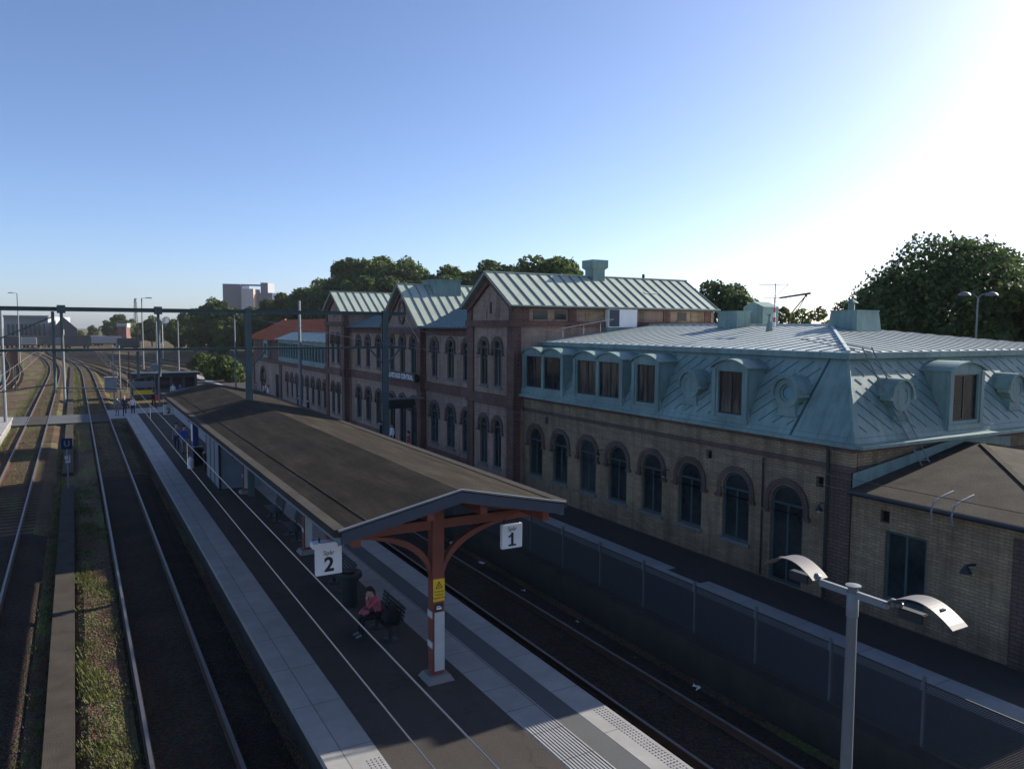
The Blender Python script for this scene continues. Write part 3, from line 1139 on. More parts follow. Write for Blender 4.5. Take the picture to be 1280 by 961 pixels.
# main block between the pavilions
XM, XC = 18.5, 18.2
secs = [(36.17, 43.05, XM, [(41.75, 0.95), (39.5, 0.95), (37.45, 0.95)]), (49.15, 57.48, XM, [(51.4, 0.95), (53.6, 0.95), (55.7, 0.95)])]
for y0, y1, xf, ops in secs:
    f = facade(xf)
    holes = [arch_loop(u, w * 0.92, UPB - 0.03, UPT - 0.1) for u, w in ops] + [arch_loop(u, w * 1.12, LOB + 0.05, LOT + 0.02) for u, w in ops]
    w = MB()
    f.wall(w, [(y0, GB), (y1, GB), (y1, 8.2), (y0, 8.2)], holes)
    w.build('wall', 'brick_pale', ST)
    for u, ww in ops:
        f.window(ST, u, ww * 0.92, UPB - 0.03, UPT - 0.1)
        f.window(ST, u, ww * 1.12, LOB + 0.05, LOT + 0.02)
    t = MB()
    f.slab(t, y0, y1, 4.45, 4.97, -0.02, 0.12)
    f.slab(t, y0, y1, 7.80, 8.20, -0.02, 0.10)
    f.slab(t, y0, y1, GB, 1.05, -0.02, 0.08)
    t.build('string_course', 'brick_red', ST)
# central projecting bay
f = facade(XC)
yc, hw = 46.1, 3.05
ops = [(47.95, 0.85), (46.1, 0.85), (44.25, 0.85)]
holes = [arch_loop(u, w, UPB, UPT) for u, w in ops] + [arch_loop(u, 1.05, PZ + 0.02, LOT + 0.12) for u, w in ops]
w = MB()
f.wall(w, [(yc - hw, GB), (yc + hw, GB), (yc + hw, 8.45), (yc, 10.80), (yc - hw, 8.45)], holes)
for sg in (-1, 1):
    y = yc + sg * hw
    w.face([(XC, y, GB), (XM + 1, y, GB), (XM + 1, y, 8.45), (XC, y, 8.45)])
w.build('gable_wall', 'brick_pale', ST)
for u, ww in ops:
    f.window(ST, u, ww, UPB, UPT)
    dr = f.window(ST, u, 1.05, PZ + 0.02, LOT + 0.12, name='door', sill=False)
t = MB()
for sg in (-1, 1):
    f.slab(t, yc + sg * (hw - 0.55), yc + sg * (hw + 0.05), GB, 4.45, -0.3, 0.08)
    f.slab(t, yc + sg * (hw - 0.55), yc + sg * (hw + 0.05), 4.98, 7.80, -0.3, 0.08)
f.slab(t, yc - hw - 0.1, yc + hw + 0.1, 4.452, 4.978, -0.3, 0.14)
f.slab(t, yc - hw - 0.1, yc + hw + 0.1, 7.802, 8.2, -0.3, 0.14)
for sg in (-1, 1):
    t.bar(Vector((XC - 0.06, yc, 10.60)), Vector((XC - 0.06, yc + sg * hw, 8.25)), 0.12, 0.32, Z3)
t.build('red_brick_trim', 'brick_red', ST)
# oval clock window in the gable
ov = MB()
n = 24
inner = [(yc + 0.30 * math.cos(2 * PI * k / n), 9.18 + 0.42 * math.sin(2 * PI * k / n)) for k in range(n)]
mid = [(yc + 0.42 * math.cos(2 * PI * k / n), 9.18 + 0.56 * math.sin(2 * PI * k / n)) for k in range(n)]
outer = [(yc + 0.58 * math.cos(2 * PI * k / n), 9.18 + 0.76 * math.sin(2 * PI * k / n)) for k in range(n)]
f.ring(ov, inner, mid, -0.01, 0.05, 1)
f.ring(ov, mid, outer, -0.01, 0.10, 0)
o = ov.build('oval_window', ['brick_trim', 'brick_pale'], ST)
pb = MB()
pb.face([f.p(u, v, 0.02) for u, v in inner])
pb.build('pane', 'glass', o)
pb = MB()
f.slab(pb, yc - 0.03, yc + 0.03, 8.80, 9.56, 0.022, 0.05)
pb.build('mullion', 'brick_pale', o)

# main roof: slope facing the tracks + back, with central cross roof
mr = MB()
EZ, RZ, RX = 8.24, 10.95, 25.0
e0, e1, r1, r0 = Vector((XM - 0.35, 36.2, EZ)), Vector((XM - 0.35, 57.4, EZ)), Vector((RX, 57.4, RZ)), Vector((RX, 36.2, RZ))
nrm = (e1 - e0).cross(r0 - e0).normalized()
if nrm.z < 0:
    nrm = -nrm
mr.prism([e0, e1, r1, r0], -nrm * 0.1)
L = (r0 - e0).length
seams(mr, e0 + nrm * 0.02, Y3, r0 - e0, [(0, 0), (21.2, 0), (21.2, L), (0, L)], PI / 2, 0.55, 0.035, 0.05, 1)
mr.prism([r0, r1, Vector((32, 57.4, EZ)), Vector((32, 36.2, EZ))], (0, 0, -0.1))
mr.face([(32, 36.2, GB), (32, 57.4, GB), (32, 57.4, EZ), (32, 36.2, EZ)])
rf = mr.build('roof', ['copper_blue', 'seam'], ST)  # bluer, darker sheet holds the shade of the track-facing slope in its colour
gmb = MB()
gmb.tube([(XM - 0.40, 36.3, EZ - 0.03), (XM - 0.40, 42.9, EZ - 0.03)], 0.07)
gmb.build('gutter', 'copper_dark', rf)
gmb = MB()
gmb.tube([(XM - 0.40, 49.3, EZ - 0.03), (XM - 0.40, 57.3, EZ - 0.03)], 0.07)
gmb.build('gutter', 'copper_dark', rf)
cr = gable_roof_x(ST, XC - 0.38, 25.0, yc, hw + 0.32, 8.33, 10.96, 'copper_light', 0.62)
bx = MB()
bx.box((20.0, 45.2, 10.0), (21.9, 47.0, 11.22))
bx.box((19.94, 45.14, 11.22), (21.96, 47.06, 11.29))
bx.build('roof_vent_box', 'copper', cr)
ch = MB()
ch.frustum((24.3, 33.75), 0.75, 0.75, 0.75, 0.75, 10.3, 11.35)
ch.frustum((24.3, 33.75), 0.78, 0.78, 1.0, 1.0, 11.35, 11.45)
ch.frustum((24.3, 33.75), 1.0, 1.0, 1.0, 1.0, 11.45, 11.85)
ch.build('chimney', 'copper', ST)
hb = MB()
hb.bar((26.6, 32.75, 10.25), (27.6, 32.75, 10.25), 0.9, 0.16, Vector((0, -0.5, 1)))
hb.build('roof_hatch', 'copper_light', ST)
hb = MB()
hb.frustum((27.6, 33.75), 0.12, 0.12, 0.10, 0.10, 10.9, 11.25)
hb.build('vent_pipe', 'dark_metal', ST)

# name sign on the central bay
sg_ = thing('station_sign', 'dark name board with white letters over the station doors', 'sign', (17.8, 45.5, 4.95))
b = MB()
b.box((17.72, 42.95, 4.93), (17.90, 48.05, 5.42))
b.build('board', 'dark_metal', sg_)
for y in (43.3, 47.7):
    m = MB()
    m.box((17.90, y - 0.05, 5.1), (18.14, y + 0.05, 5.2))
    m.build('bracket', 'dark_metal', sg_)
text_part('HALMSTADS CENTRAL', 0.44, (17.714, 45.5, 5.17), (0, -1, 0), (0, 0, 1), 'white_paint', sg_, bold=0.008, sx=1.04)

# ==================================================================== WING WITH MANSARD
WG = thing('station_wing', 'yellow brick wing with a green mansard roof, dormers and arched windows', 'building', (26, 22, PZ))
WX, WY0, WY1 = 18.5, 13.55, 31.33
f = facade(WX)
wins = [30.2, 28.12, 26.03, 24.0, 21.92, 19.88, 17.75]
holes = [arch_loop(u, 1.16, 1.42, 3.64) for u in wins] + [arch_loop(15.7, 1.22, PZ + 0.02, 3.60)]
vents = [(29.3, 4.12), (19.0, 4.1), (14.55, 3.95)]
holes += [[(u - 0.13, v - 0.2), (u + 0.13, v - 0.2), (u + 0.13, v + 0.1), (u - 0.13, v + 0.1)] for u, v in vents]
w = MB()
f.wall(w, [(WY0, GB), (WY1, GB), (WY1, 5.2), (WY0, 5.2)], holes)
for u, v in vents:
    w.face([f.p(u - 0.13, v - 0.2, -0.15), f.p(u + 0.13, v - 0.2, -0.15), f.p(u + 0.13, v + 0.1, -0.15), f.p(u - 0.13, v + 0.1, -0.15)], 1)
w.face([(WX, WY0, GB), (34, WY0, GB), (34, WY0, 5.2), (WX, WY0, 5.2)])
w.face([(34, WY0, GB), (34, WY1, GB), (34, WY1, 5.2), (34, WY0, 5.2)])
w.build('wall', ['brick_yellow', 'black'], WG)
for u in wins:
    f.window(WG, u, 1.16, 1.42, 3.64)
f.window(WG, 15.7, 1.22, PZ + 0.02, 3.60, name='door', sill=False)
# lamp brackets by the windows
t = MB()
f.slab(t, WY0 - 0.06, WY0 + 0.62, GB, 4.40, -0.3, 0.07)
t.build('corner_pilaster', 'brick_quoin', WG)
t = MB()
f.slab(t, WY0 - 0.10, WY1, 4.36, 4.50, -0.1, 0.08, 1)
f.slab(t, WY0 - 0.10, WY1, 4.502, 4.90, -0.1, 0.05, 0)
f.slab(t, WY0 - 0.22, WY1, 4.902, 5.02, -0.1, 0.14, 1)
f.slab(t, WY0 - 0.26, WY1, 5.022, 5.12, -0.1, 0.20, 1)
sd_ = Face((0, WY0, 0), (1, 0, 0), (0, -1, 0))
sd_.slab(t, WX + 0.2, 34.1, 4.36, 4.50, -0.1, 0.08, 1)
sd_.slab(t, WX + 0.2, 34.1, 4.502, 4.90, -0.1, 0.05, 0)
sd_.slab(t, WX + 0.2, 34.1, 4.902, 5.02, -0.1, 0.14, 1)
sd_.slab(t, WX + 0.2, 34.1, 5.022, 5.12, -0.1, 0.20, 1)
t.build('cornice', ['brick_yellow', 'brick_trim'], WG)
dp = MB()
dp.tube([(WX - 0.12, WY0 + 0.66, 5.05), (WX - 0.12, WY0 + 0.66, GB + 0.1)], 0.05)
dp.build('downpipe', 'dark_metal', WG)
dp = MB()
dp.tube([(WX - 0.06, 16.6, 4.3), (WX - 0.06, 16.6, GB + 0.1)], 0.03)
dp.build('downpipe', 'dark_metal', WG)

# mansard
BX, BY, BZ = 18.28, 13.33, 5.13
TX, TY, TZ = 19.5, 14.55, 7.52
BK = 34.2
mm = MB()
P = lambda x, y, z: Vector((x, y, z))
mm.face([P(BX, BY, BZ), P(BX, WY1, BZ), P(TX, WY1, TZ), P(TX, TY, TZ)])
mm.face([P(BX, BY, BZ), P(TX, TY, TZ), P(33.0, TY, TZ), P(BK, BY, BZ)])
mm.face([P(BK, BY, BZ), P(33.0, TY, TZ), P(33.0, WY1, TZ), P(BK, WY1, BZ)])
mm.face([P(BX, BY, BZ), P(BK, BY, BZ), P(BK, WY1, BZ), P(BX, WY1, BZ)])
# diagonal seams
a_up = Vector((TX - BX, 0, TZ - BZ))
Ls = a_up.length
nfr = Vector((-(TZ - BZ), 0, TX - BX)).normalized()
poly = [(BY + 2.2 - BY, 0.28), (WY1 - BY, 0.28), (WY1 - BY, Ls - 0.22), (TY + 0.65 - BY, Ls - 0.22)]
seams(mm, P(BX, BY, BZ) + nfr * 0.004, Y3, a_up, poly, math.radians(180 - 42), 0.37, 0.022, 0.016, 1, 0, True)
b_up = Vector((0, TY - BY, TZ - BZ))
nsd = Vector((0, -(TZ - BZ), TY - BY)).normalized()
poly = [(0.35, 0.28), (BK - BX - 0.4, 0.28), (BK - BX - 1.4, Ls - 0.22), (1.35, Ls - 0.22)]
seams(mm, P(BX, BY, BZ) + nsd * 0.004, X3, b_up, poly, math.radians(180 - 42), 0.37, 0.022, 0.016, 1, 0, True)
# flat border bands, hip roll, upper moulding
q0, q1 = P(BX, BY + 2.15, BZ) + nfr * 0.01, P(TX, TY + 0.5, TZ) + nfr * 0.01
mm.bar(q0, q1, 0.05, 0.05, nfr, 1)
mm.tube([P(BX, BY, BZ) + (nfr + nsd) * 0.01, P(TX, TY, TZ) + (nfr + nsd) * 0.01], 0.055, 8, 0)
for off, hh in ((0.22, 0.03), (Ls - 0.18, 0.04)):
    c = P(BX, 0, BZ) + a_up.normalized() * off
    mm.bar((c.x, WY1, c.z), (c.x, BY + (off / Ls) * (TY - BY), c.z), 0.05, hh, nfr, 0)
    c = P(0, BY, BZ) + b_up.normalized() * off
    mm.bar((BX + (off / Ls) * (TX - BX), c.y, c.z), (33.2, c.y, c.z), 0.05, hh, nsd, 0)
MS = mm.build('mansard', ['copper', 'copper_dark'], WG)
gt = MB()
gt.box((TX - 0.20, TY - 0.20, TZ - 0.10), (TX + 0.1, WY1, TZ + 0.07))
gt.box((TX + 0.1, TY - 0.20, TZ - 0.10), (33.2, TY + 0.1, TZ + 0.07))
gt.build('upper_gutter', 'copper', WG)
gt = MB()
gt.box((BX - 0.10, BY - 0.10, BZ - 0.09), (BX + 0.1, WY1, BZ + 0.03))
gt.box((BX - 0.10, BY - 0.36, BZ - 0.07), (34.3, BY - 0.10, BZ + 0.02))  # ledge added past the gutter to push its cast shadow outwards
gt.box((BX + 0.1, BY - 0.10, BZ - 0.09), (34.3, BY + 0.1, BZ + 0.03))
gt.build('gutter_with_shade_ledge', 'copper', WG)

# low hipped metal roof
rf = MB()
EZ2, RZ2, RX2, RY2 = TZ + 0.09, 8.42, 26.0, 20.2
ex, ey = TX - 0.16, TY - 0.16
ea, eb, ra, rb = P(ex, ey, EZ2), P(ex, WY1, EZ2), P(RX2, WY1, RZ2), P(RX2, RY2, RZ2)
rf.face([ea, eb, ra, rb])
ec = P(33.1, ey, EZ2)
rf.face([ea, rb, ec])
rf.face([ec, rb, ra, P(33.1, WY1, EZ2)])
rf.face([ea, eb, eb - Z3 * 0.05, ea - Z3 * 0.05])
rf.face([ea, ec, ec - Z3 * 0.05, ea - Z3 * 0.05])
up1 = Vector((RX2 - ex, 0, RZ2 - EZ2))
n1 = Vector((-up1.z, 0, up1.x)).normalized()
seams(rf, ea + n1 * 0.014, Y3, up1, [(0, 0), (WY1 - ey, 0), (WY1 - ey, up1.length), (RY2 - ey, up1.length)], PI / 2, 0.5, 0.022, 0.03, 1)
up2 = Vector((0, RY2 - ey, RZ2 - EZ2))
n2 = Vector((0, -up2.z, up2.y)).normalized()
seams(rf, ea + n2 * 0.014, X3, up2, [(0, 0), (33.1 - ex, 0), (RX2 - ex, up2.length)], PI / 2, 0.5, 0.022, 0.03, 1)
rf.bar(ea + Z3 * 0.03, rb + Z3 * 0.03, 0.10, 0.07, Z3, 0)
rf.bar(rb + Z3 * 0.03, ra + Z3 * 0.03, 0.10, 0.07, Z3, 0)
RF = rf.build('roof', ['zinc', 'seam'], WG)


# dormers
def dormer(fc, u0, u1, zb, zt, back, bays, glass, label=None):
    """front plane fc (n=0), box running back, segmental roofs"""
    d = MB()
    wd = (u1 - u0) / bays
    holes = []
    for k in range(bays):
        a, c = u0 + wd * k, u0 + wd * (k + 1)
        m0 = 0.20 if k == 0 else 0.10
        m1 = 0.20 if k == bays - 1 else 0.10
        holes.append((a + m0, c - m1))
    fc.wall(d, [(u0, zb), (u1, zb), (u1, zt + 0.12), (u0, zt + 0.12)], [[(a, zb + 0.16), (c, zb + 0.16), (c, zt), (a, zt)] for a, c in holes], 0.12)
    for u in (u0, u1):
        d.face([fc.p(u, zb), fc.p(u, zt + 0.12), fc.p(u, zt + 0.12, -back), fc.p(u, zb, -back)])
    # plinth with little brackets, side pilaster strips
    fc.slab(d, u0 - 0.10, u1 + 0.10, zb - 0.10, zb + 0.05, -0.35, 0.06)
    for u in (u0 - 0.05, u1 - 0.11):
        fc.slab(d, u, u + 0.16, zb + 0.05, zt + 0.08, -0.05, 0.04)
    # flared feet
    for sg, u in ((-1, u0), (1, u1)):
        d.prism([fc.p(u, zb - 0.08, -0.02), fc.p(u + sg * 0.22, zb - 0.08, -0.02), fc.p(u + sg * 0.05, zb + 0.25, -0.02), fc.p(u, zb + 0.45, -0.02)], fc.N * -0.12)
    dm = d.build('dormer', 'copper', WG)
    for k in range(bays):
        a, c = u0 + wd * k, u0 + wd * (k + 1)
        r = MB()
        n = 10
        h = 0.26
        pts_o, pts_i = [], []
        e = 0.09
        for q in range(n + 1):
            t_ = q / n
            u = a - e + (c - a + 2 * e) * t_
            z = zt + 0.10 + h * math.sin(PI * t_) ** 0.85
            pts_o.append((u, z + 0.05))
            pts_i.append((u, z))
        loop = pts_o + list(reversed(pts_i))
        r.prism([fc.p(u, v, 0.10 if k == 0 else 0.099) for u, v in loop], fc.N * -(back + 0.10))
        r.prism([fc.p(u, v, 0.02) for u, v in ([(a - 0.01, zt + 0.06)] + pts_i[1:-1] + [(c + 0.01, zt + 0.06)])], fc.N * -0.06)
        r.build('dormer_roof', 'copper', dm)
        wm = MB()
        fc.ring(wm, arch_loop((holes[k][0] + holes[k][1]) / 2, holes[k][1] - holes[k][0] - 0.10, zb + 0.21, zt - 0.05, False),
                arch_loop((holes[k][0] + holes[k][1]) / 2, holes[k][1] - holes[k][0] - 0.002, zb + 0.162, zt - 0.002, False), -0.12, -0.07)
        uc = (holes[k][0] + holes[k][1]) / 2
        fc.slab(wm, uc - 0.03, uc + 0.03, zb + 0.2, zt - 0.04, -0.115, -0.08)
        wo = wm.build('dormer_window', 'dark_metal', dm)
        pm = MB()
        pm.face([fc.p(holes[k][0], zb + 0.16, -0.10), fc.p(holes[k][1], zb + 0.16, -0.10), fc.p(holes[k][1], zt, -0.10), fc.p(holes[k][0], zt, -0.10)])
        pm.build('dormer_pane', glass, dm)
    return dm


fd = facade(18.36)
dormer(fd, 27.78, 31.12, 5.36, 6.96, 1.1, 2, 'glass')
dormer(fd, 23.62, 26.9, 5.36, 6.92, 1.1, 2, 'curtain')
dormer(fd, 21.50, 22.95, 5.36, 6.92, 1.1, 1, 'curtain')
dormer(fd, 17.28, 18.72, 5.36, 6.90, 1.1, 1, 'curtain')
fs = Face((0, 13.41, 0), (1, 0, 0), (0, -1, 0))
dormer(fs, 22.75, 24.45, 5.36, 6.92, 1.1, 1, 'glass')
dormer(fs, 29.4, 31.0, 5.36, 6.92, 1.1, 1, 'glass')


def bullseye(fc, u, zc, n0, n1, glazed):
    m = MB()
    k = 20
    c = lambda r, z0=0: [(u + r * math.cos(2 * PI * q / k), zc + r * math.sin(2 * PI * q / k)) for q in range(k)]
    fc.ring(m, c(0.27), c(0.44), n1, n0)
    fc.ring(m, c(0.20), c(0.272), n1, n0 - 0.06)
    # hood over the upper half, running back into the slope
    hood = [(u + 0.52 * math.cos(PI * q / 12), zc + 0.52 * math.sin(PI * q / 12)) for q in range(13)]
    hin = [(u + 0.445 * math.cos(PI * q / 12), zc + 0.445 * math.sin(PI * q / 12)) for q in range(13)]
    m.prism([fc.p(a, v, n0 + 0.07) for a, v in hood + list(reversed(hin))], fc.N * -0.95)
    for sg in (-1, 1):
        fc.slab(m, u + sg * 0.44, u + sg * 0.60, zc - 0.10, zc - 0.003, n0 - 0.3, n0 + 0.06)
    # pedestal below
    m.prism([fc.p(u - 0.32, zc - 0.62, n0 - 0.03), fc.p(u + 0.32, zc - 0.62, n0 - 0.03), fc.p(u + 0.30, zc - 0.30, n0 - 0.03), fc.p(u - 0.30, zc - 0.30, n0 - 0.03)], fc.N * -0.5)
    fc.slab(m, u - 0.40, u + 0.40, zc - 0.68, zc - 0.622, n0 - 0.4, n0 + 0.02)
    if not glazed:
        # boarded: cross shaped sheet in the opening
        fc.slab(m, u - 0.17, u + 0.17, zc - 0.3, zc + 0.33, n0 - 0.10, n0 - 0.01)
        fc.slab(m, u - 0.30, u + 0.30, zc - 0.16, zc + 0.14, n0 - 0.105, n0 - 0.015)
    o = m.build('round_dormer', 'copper', WG)
    p = MB()
    p.face([fc.p(a, v, n0 - 0.12) for a, v in c(0.26)])
    p.build('pane', 'copper_blue' if glazed else 'copper', o)
    return o


bullseye(facade(18.50), 20.02, 6.32, 0.0, -0.6, False)
bullseye(facade(18.50), 15.85, 6.36, 0.0, -0.6, True)
fs2 = Face((0, 13.55, 0), (1, 0, 0), (0, -1, 0))
bullseye(fs2, 20.65, 6.36, 0.0, -0.6, False)
bullseye(fs2, 26.7, 6.36, 0.0, -0.6, False)

# things on the wing roof
m = MB()
m.box((24.9, 24.1, 7.9), (25.7, 25.25, 8.98))
m.box((24.86, 24.06, 8.98), (25.74, 25.29, 9.04))
m.build('roof_vent_box', 'copper', RF)
m = MB()
m.box((26.8, 24.4, 8.1), (27.8, 25.55, 9.25))
m.prism([(26.8, 24.35, 9.25), (26.8, 25.6, 9.25), (26.8, 25.0, 9.5)], (1.0, 0, 0))
m.build('roof_vent_box', 'copper', RF)
m = MB()
m.frustum((26.2, 19.3), 1.5, 1.35, 1.3, 1.15, 8.0, 8.95)
m.frustum((26.2, 19.3), 1.36, 1.2, 1.36, 1.2, 8.95, 9.0)
m.lathe((26.0, 19.3, 9.0), [(0.12, 0), (0.12, 0.28), (0.25, 0.28), (0.05, 0.42)], 10)
m.build('chimney', 'copper', RF)
m = MB()
m.frustum((24.0, 21.5), 0.22, 0.22, 0.12, 0.12, 8.05, 8.55)
m.lathe((24.0, 21.5, 8.5), [(0.06, 0), (0.06, 0.3), (0.10, 0.3), (0.10, 0.36)], 8)
m.build('vent_pipe', 'copper', RF)
m = MB()
m.box((23.15, 31.05, 7.95), (25.2, 31.6, 8.3), 0)
m.box((23.2, 31.0, 8.3), (25.0, 31.5, 9.22), 1)
m.box((23.24, 30.985, 8.34), (23.86, 31.0, 9.18), 2)
m.build('access_door', ['copper', 'white_paint', 'dark_board'], RF)
m = MB()
for x in (20.2, 21.4, 22.4):
    m.tube([(x, 30.6, 7.7 + (x - 19.5) * 0.13), (x, 30.6, 8.2 + (x - 19.5) * 0.13)], 0.02, 6)
m.tube([(20.2, 30.6, 8.24), (23.2, 30.6, 8.7)], 0.02, 6)
m.build('roof_railing', 'galv_dull', RF)
m = MB()
m.frustum((30.4, 14.5), 0.34, 0.34, 0.3, 0.3, 7.5, 8.15)
m.frustum((30.4, 14.5), 0.46, 0.46, 0.05, 0.05, 8.15, 8.35)
m.build('chimney', 'copper', RF)

an = thing('roof_antenna', 'red and white antenna mast on the metal roof of the wing', 'antenna', (25.4, 22.5, 8.35))
m = MB()
for k in range(6):
    m.lathe((25.4, 22.5, 8.35 + 0.2 * k), [(0.05 - 0.004 * k, 0), (0.05 - 0.004 * k, 0.2)], 8, k % 2)
m.build('mast', ['white_paint', 'red'], an)
m = MB()
m.tube([(25.4, 22.5, 9.5), (25.4, 22.5, 10.15)], 0.02, 6)
for z, l in ((9.55, 0.5), (10.1, 0.7)):
    m.tube([(25.4 - l * 0.5, 22.5 + l * 0.8, z), (25.4 + l * 0.5, 22.5 - l * 0.8, z)], 0.012, 5)
m.tube([(25.4, 22.5, 9.6), (25.7, 22.1, 10.1)], 0.01, 5)
m.tube([(25.5, 22.35, 9.55), (26.0, 21.2, 9.72)], [0.04, 0.05], 6)
m.build('aerial', 'dark_metal', an)

# ladder against the mansard's side
ld = thing('roof_ladder', 'long metal ladder up the side of the mansard roof', 'ladder', (20.9, 13.2, 4.1))
m = MB()
lb, lt = Vector((20.95, 12.95, 4.15)), Vector((19.75, 14.35, 7.72))
lb2, lt2 = lb + Vector((0.42, 0, 0)), lt + Vector((0.42, 0, 0))
l1, l2 = lb + (lt - lb) * 0.28, lb2 + (lt2 - lb2) * 0.28
m.tube([lb + Vector((0, -0.05, 0)), lt + Vector((0, -0.08, 0.05))], 0.022, 6)
m.tube([lb2 + Vector((0, -0.05, 0)), lt2 + Vector((0, -0.08, 0.05))], 0.022, 6)
m.build('rail', 'galv_dull', ld)
m = MB()
for k in range(14):
    t_ = (k + 0.6) / 14
    m.tube([lb + (lt - lb) * t_ + Vector((0, -0.06, 0)), lb2 + (lt2 - lb2) * t_ + Vector((0, -0.06, 0))], 0.014, 5)
m.build('rungs', 'galv_dull', ld)
lr = MB()
for x in (19.75, 20.6):
    lr.tube([(x, 14.5, 7.68), (x + 0.1, 16.6, 7.98)], 0.015, 5)
lr.tube([(19.85, 16.6, 7.98), (20.7, 16.6, 7.98)], 0.015, 5)
lr.build('hook', 'galv_dull', ld)

# wall lamps on the wing
for k, (y, z, lab) in enumerate(((14.35, 3.2, 'small wall lamp beside the door at the wing corner'), (21.0, 3.05, 'small wall lamp between the middle arched windows'), (25.0, 3.2, 'small wall lamp beside the fourth arched window from the tower'))):
    o = thing('wall_lamp', lab, 'lamp', (WX, y, z), 'wall lamps on the brick wing')
    m = MB()
    m.tube([(WX, y, z + 0.12), (WX - 0.18, y, z + 0.16), (WX - 0.26, y, z + 0.08)], 0.018, 6)
    m.build('arm', 'dark_metal', o)
    m = MB()
    m.lathe((WX - 0.26, y, z - 0.06), [(0.11, 0), (0.10, 0.03), (0.03, 0.14)], 12)
    m.build('shade', 'dark_metal', o)
    m = MB()
    m.lathe((WX - 0.26, y, z - 0.085), [(0.02, -0.03), (0.05, 0), (0.04, 0.03)], 10)
    m.build('bulb', 'white_paint', o)

# ==================================================================== ANNEX
AN = thing('annex', 'low brick annex with a hipped felt roof beside the wing', 'building', (22, 10.6, PZ))
AY0, AY1, AE = 8.08, 13.55, 3.95
f = facade(18.51)
holes = [arch_loop(11.88, 1.15, 1.15, 3.0, False), [(12.35, 3.18), (12.62, 3.18), (12.62, 3.5), (12.35, 3.5)]]
w = MB()
f.wall(w, [(AY0, GB), (AY1 - 0.01, GB), (AY1 - 0.01, AE), (AY0, AE)], holes)
w.face([f.p(12.35, 3.18, -0.15), f.p(12.62, 3.18, -0.15), f.p(12.62, 3.5, -0.15), f.p(12.35, 3.5, -0.15)], 1)
w.face([(18.51, AY0, GB), (28.5, AY0, GB), (28.5, AY0, AE), (18.51, AY0, AE)])
w.face([(28.5, AY0, GB), (28.5, AY1, GB), (28.5, AY1, AE), (28.5, AY0, AE)])
w.build('wall', ['brick_yellow', 'black'], AN)
f.window(AN, 11.88, 1.15, 1.15, 3.0, False, trim=False, trans=False)
t = MB()
f.slab(t, AY0 - 0.05, 9.25, GB, 3.55, -0.3, 0.06)
f.slab(t, AY0 - 0.05, AY1 - 0.02, 3.74, 3.93, -0.3, 0.10)
t.build('corner_pilaster', 'brick_quoin', AN)
rf = MB()
ex0, ex1, ey0, RZA = 18.08, 28.95, 7.72, 4.88
ap, ab = P(23.5, 12.8, RZA), P(23.5, 13.30, RZA)
rf.prism([P(ex0, ey0, AE), P(ex0, 13.30, AE), ab, ap], (0, 0, -0.06))
rf.prism([P(ex0, ey0, AE), ap, P(ex1, ey0, AE)], (0, 0, -0.06))
rf.prism([P(ex1, ey0, AE), ap, ab, P(ex1, 13.30, AE)], (0, 0, -0.06))
rf.bar(P(ex0, ey0, AE + 0.01), ap + Z3 * 0.01, 0.16, 0.03)
R_ = rf.build('roof', 'felt', AN)
gt = MB()
gt.tube([(ex0 - 0.06, ey0, AE - 0.05), (ex0 - 0.06, 13.25, AE - 0.05)], 0.07)
gt.build('gutter', 'dark_metal', R_)
gt = MB()
gt.prism([P(18.3, 13.302, AE + 0.02), P(23.5, 13.302, RZA + 0.02), P(26, 13.302, RZA - 0.3), P(26, 13.302, RZA), P(23.5, 13.302, RZA + 0.22), P(18.3, 13.302, AE + 0.42)], (0, 0.04, 0))
gt.build('flashing', 'copper', R_)
hr = thing('roof_handrail', 'pair of white curved grab rails at the eave of the annex roof', 'handrail', (18.0, 10.6, AE))
for y in (10.35, 10.85):
    m = MB()
    m.tube([(17.92, y, AE - 0.30), (17.86, y, AE - 0.05), (17.95, y, AE + 0.16), (18.2, y, AE + 0.26), (18.75, y, AE + 0.36)], 0.022, 8)
    m.build('rail', 'galv_dull', hr, True)
o = thing('wall_bracket', 'dark iron lamp bracket on the annex wall right of its window', 'bracket', (18.45, 10.1, 2.6))
m = MB()
m.tube([(18.5, 10.1, 2.7), (18.15, 10.1, 2.74)], 0.03, 6)
m.lathe((18.12, 10.1, 2.55), [(0.14, 0), (0.12, 0.05), (0.03, 0.2)], 10)
m.build('arm', 'dark_metal', o)

# ==================================================================== FAR WING WITH RED TILES
FW = thing('tiled_wing', 'far brick wing with a red tiled roof and a glazed green gallery', 'building', (24, 79, PZ))
FX = 18.4
f = facade(FX)
ws = [64.4 + 1.9 * k for k in range(8)]
holes = [arch_loop(u, 0.85, 1.3, 3.5) for u in ws] + [arch_loop(82.2, 1.5, 0.6, 3.2, False), arch_loop(89.0, 2.6, 0.6, 3.6)]
w = MB()
f.wall(w, [(62.32, GB), (94.2, GB), (94.2, 4.7), (62.32, 4.7)], holes)
w.face([(FX, 94.2, GB), (32, 94.2, GB), (32, 94.2, 4.7), (FX, 94.2, 4.7)])
w.face([(32, 62.3, GB), (32, 94.2, GB), (32, 94.2, 6.8), (32, 62.3, 6.8)])
w.build('wall', ['brick_pale'], FW)
for u in ws:
    f.window(FW, u, 0.85, 1.3, 3.5, tw=0.25)
f.window(FW, 82.2, 1.5, 0.6, 3.2, False, trim=False, sill=False, name='door', trans=False)
f.window(FW, 89.0, 2.6, 0.6, 3.6, name='door', sill=False)
t = MB()
f.slab(t, 62.4, 94.3, 4.3, 4.72, -0.1, 0.14)
f.slab(t, 80.0, 80.9, GB, 4.298, -0.1, 0.10)
f.slab(t, 93.4, 94.3, GB, 4.298, -0.1, 0.10)
t.build('cornice', 'brick_red', FW)
m = MB()
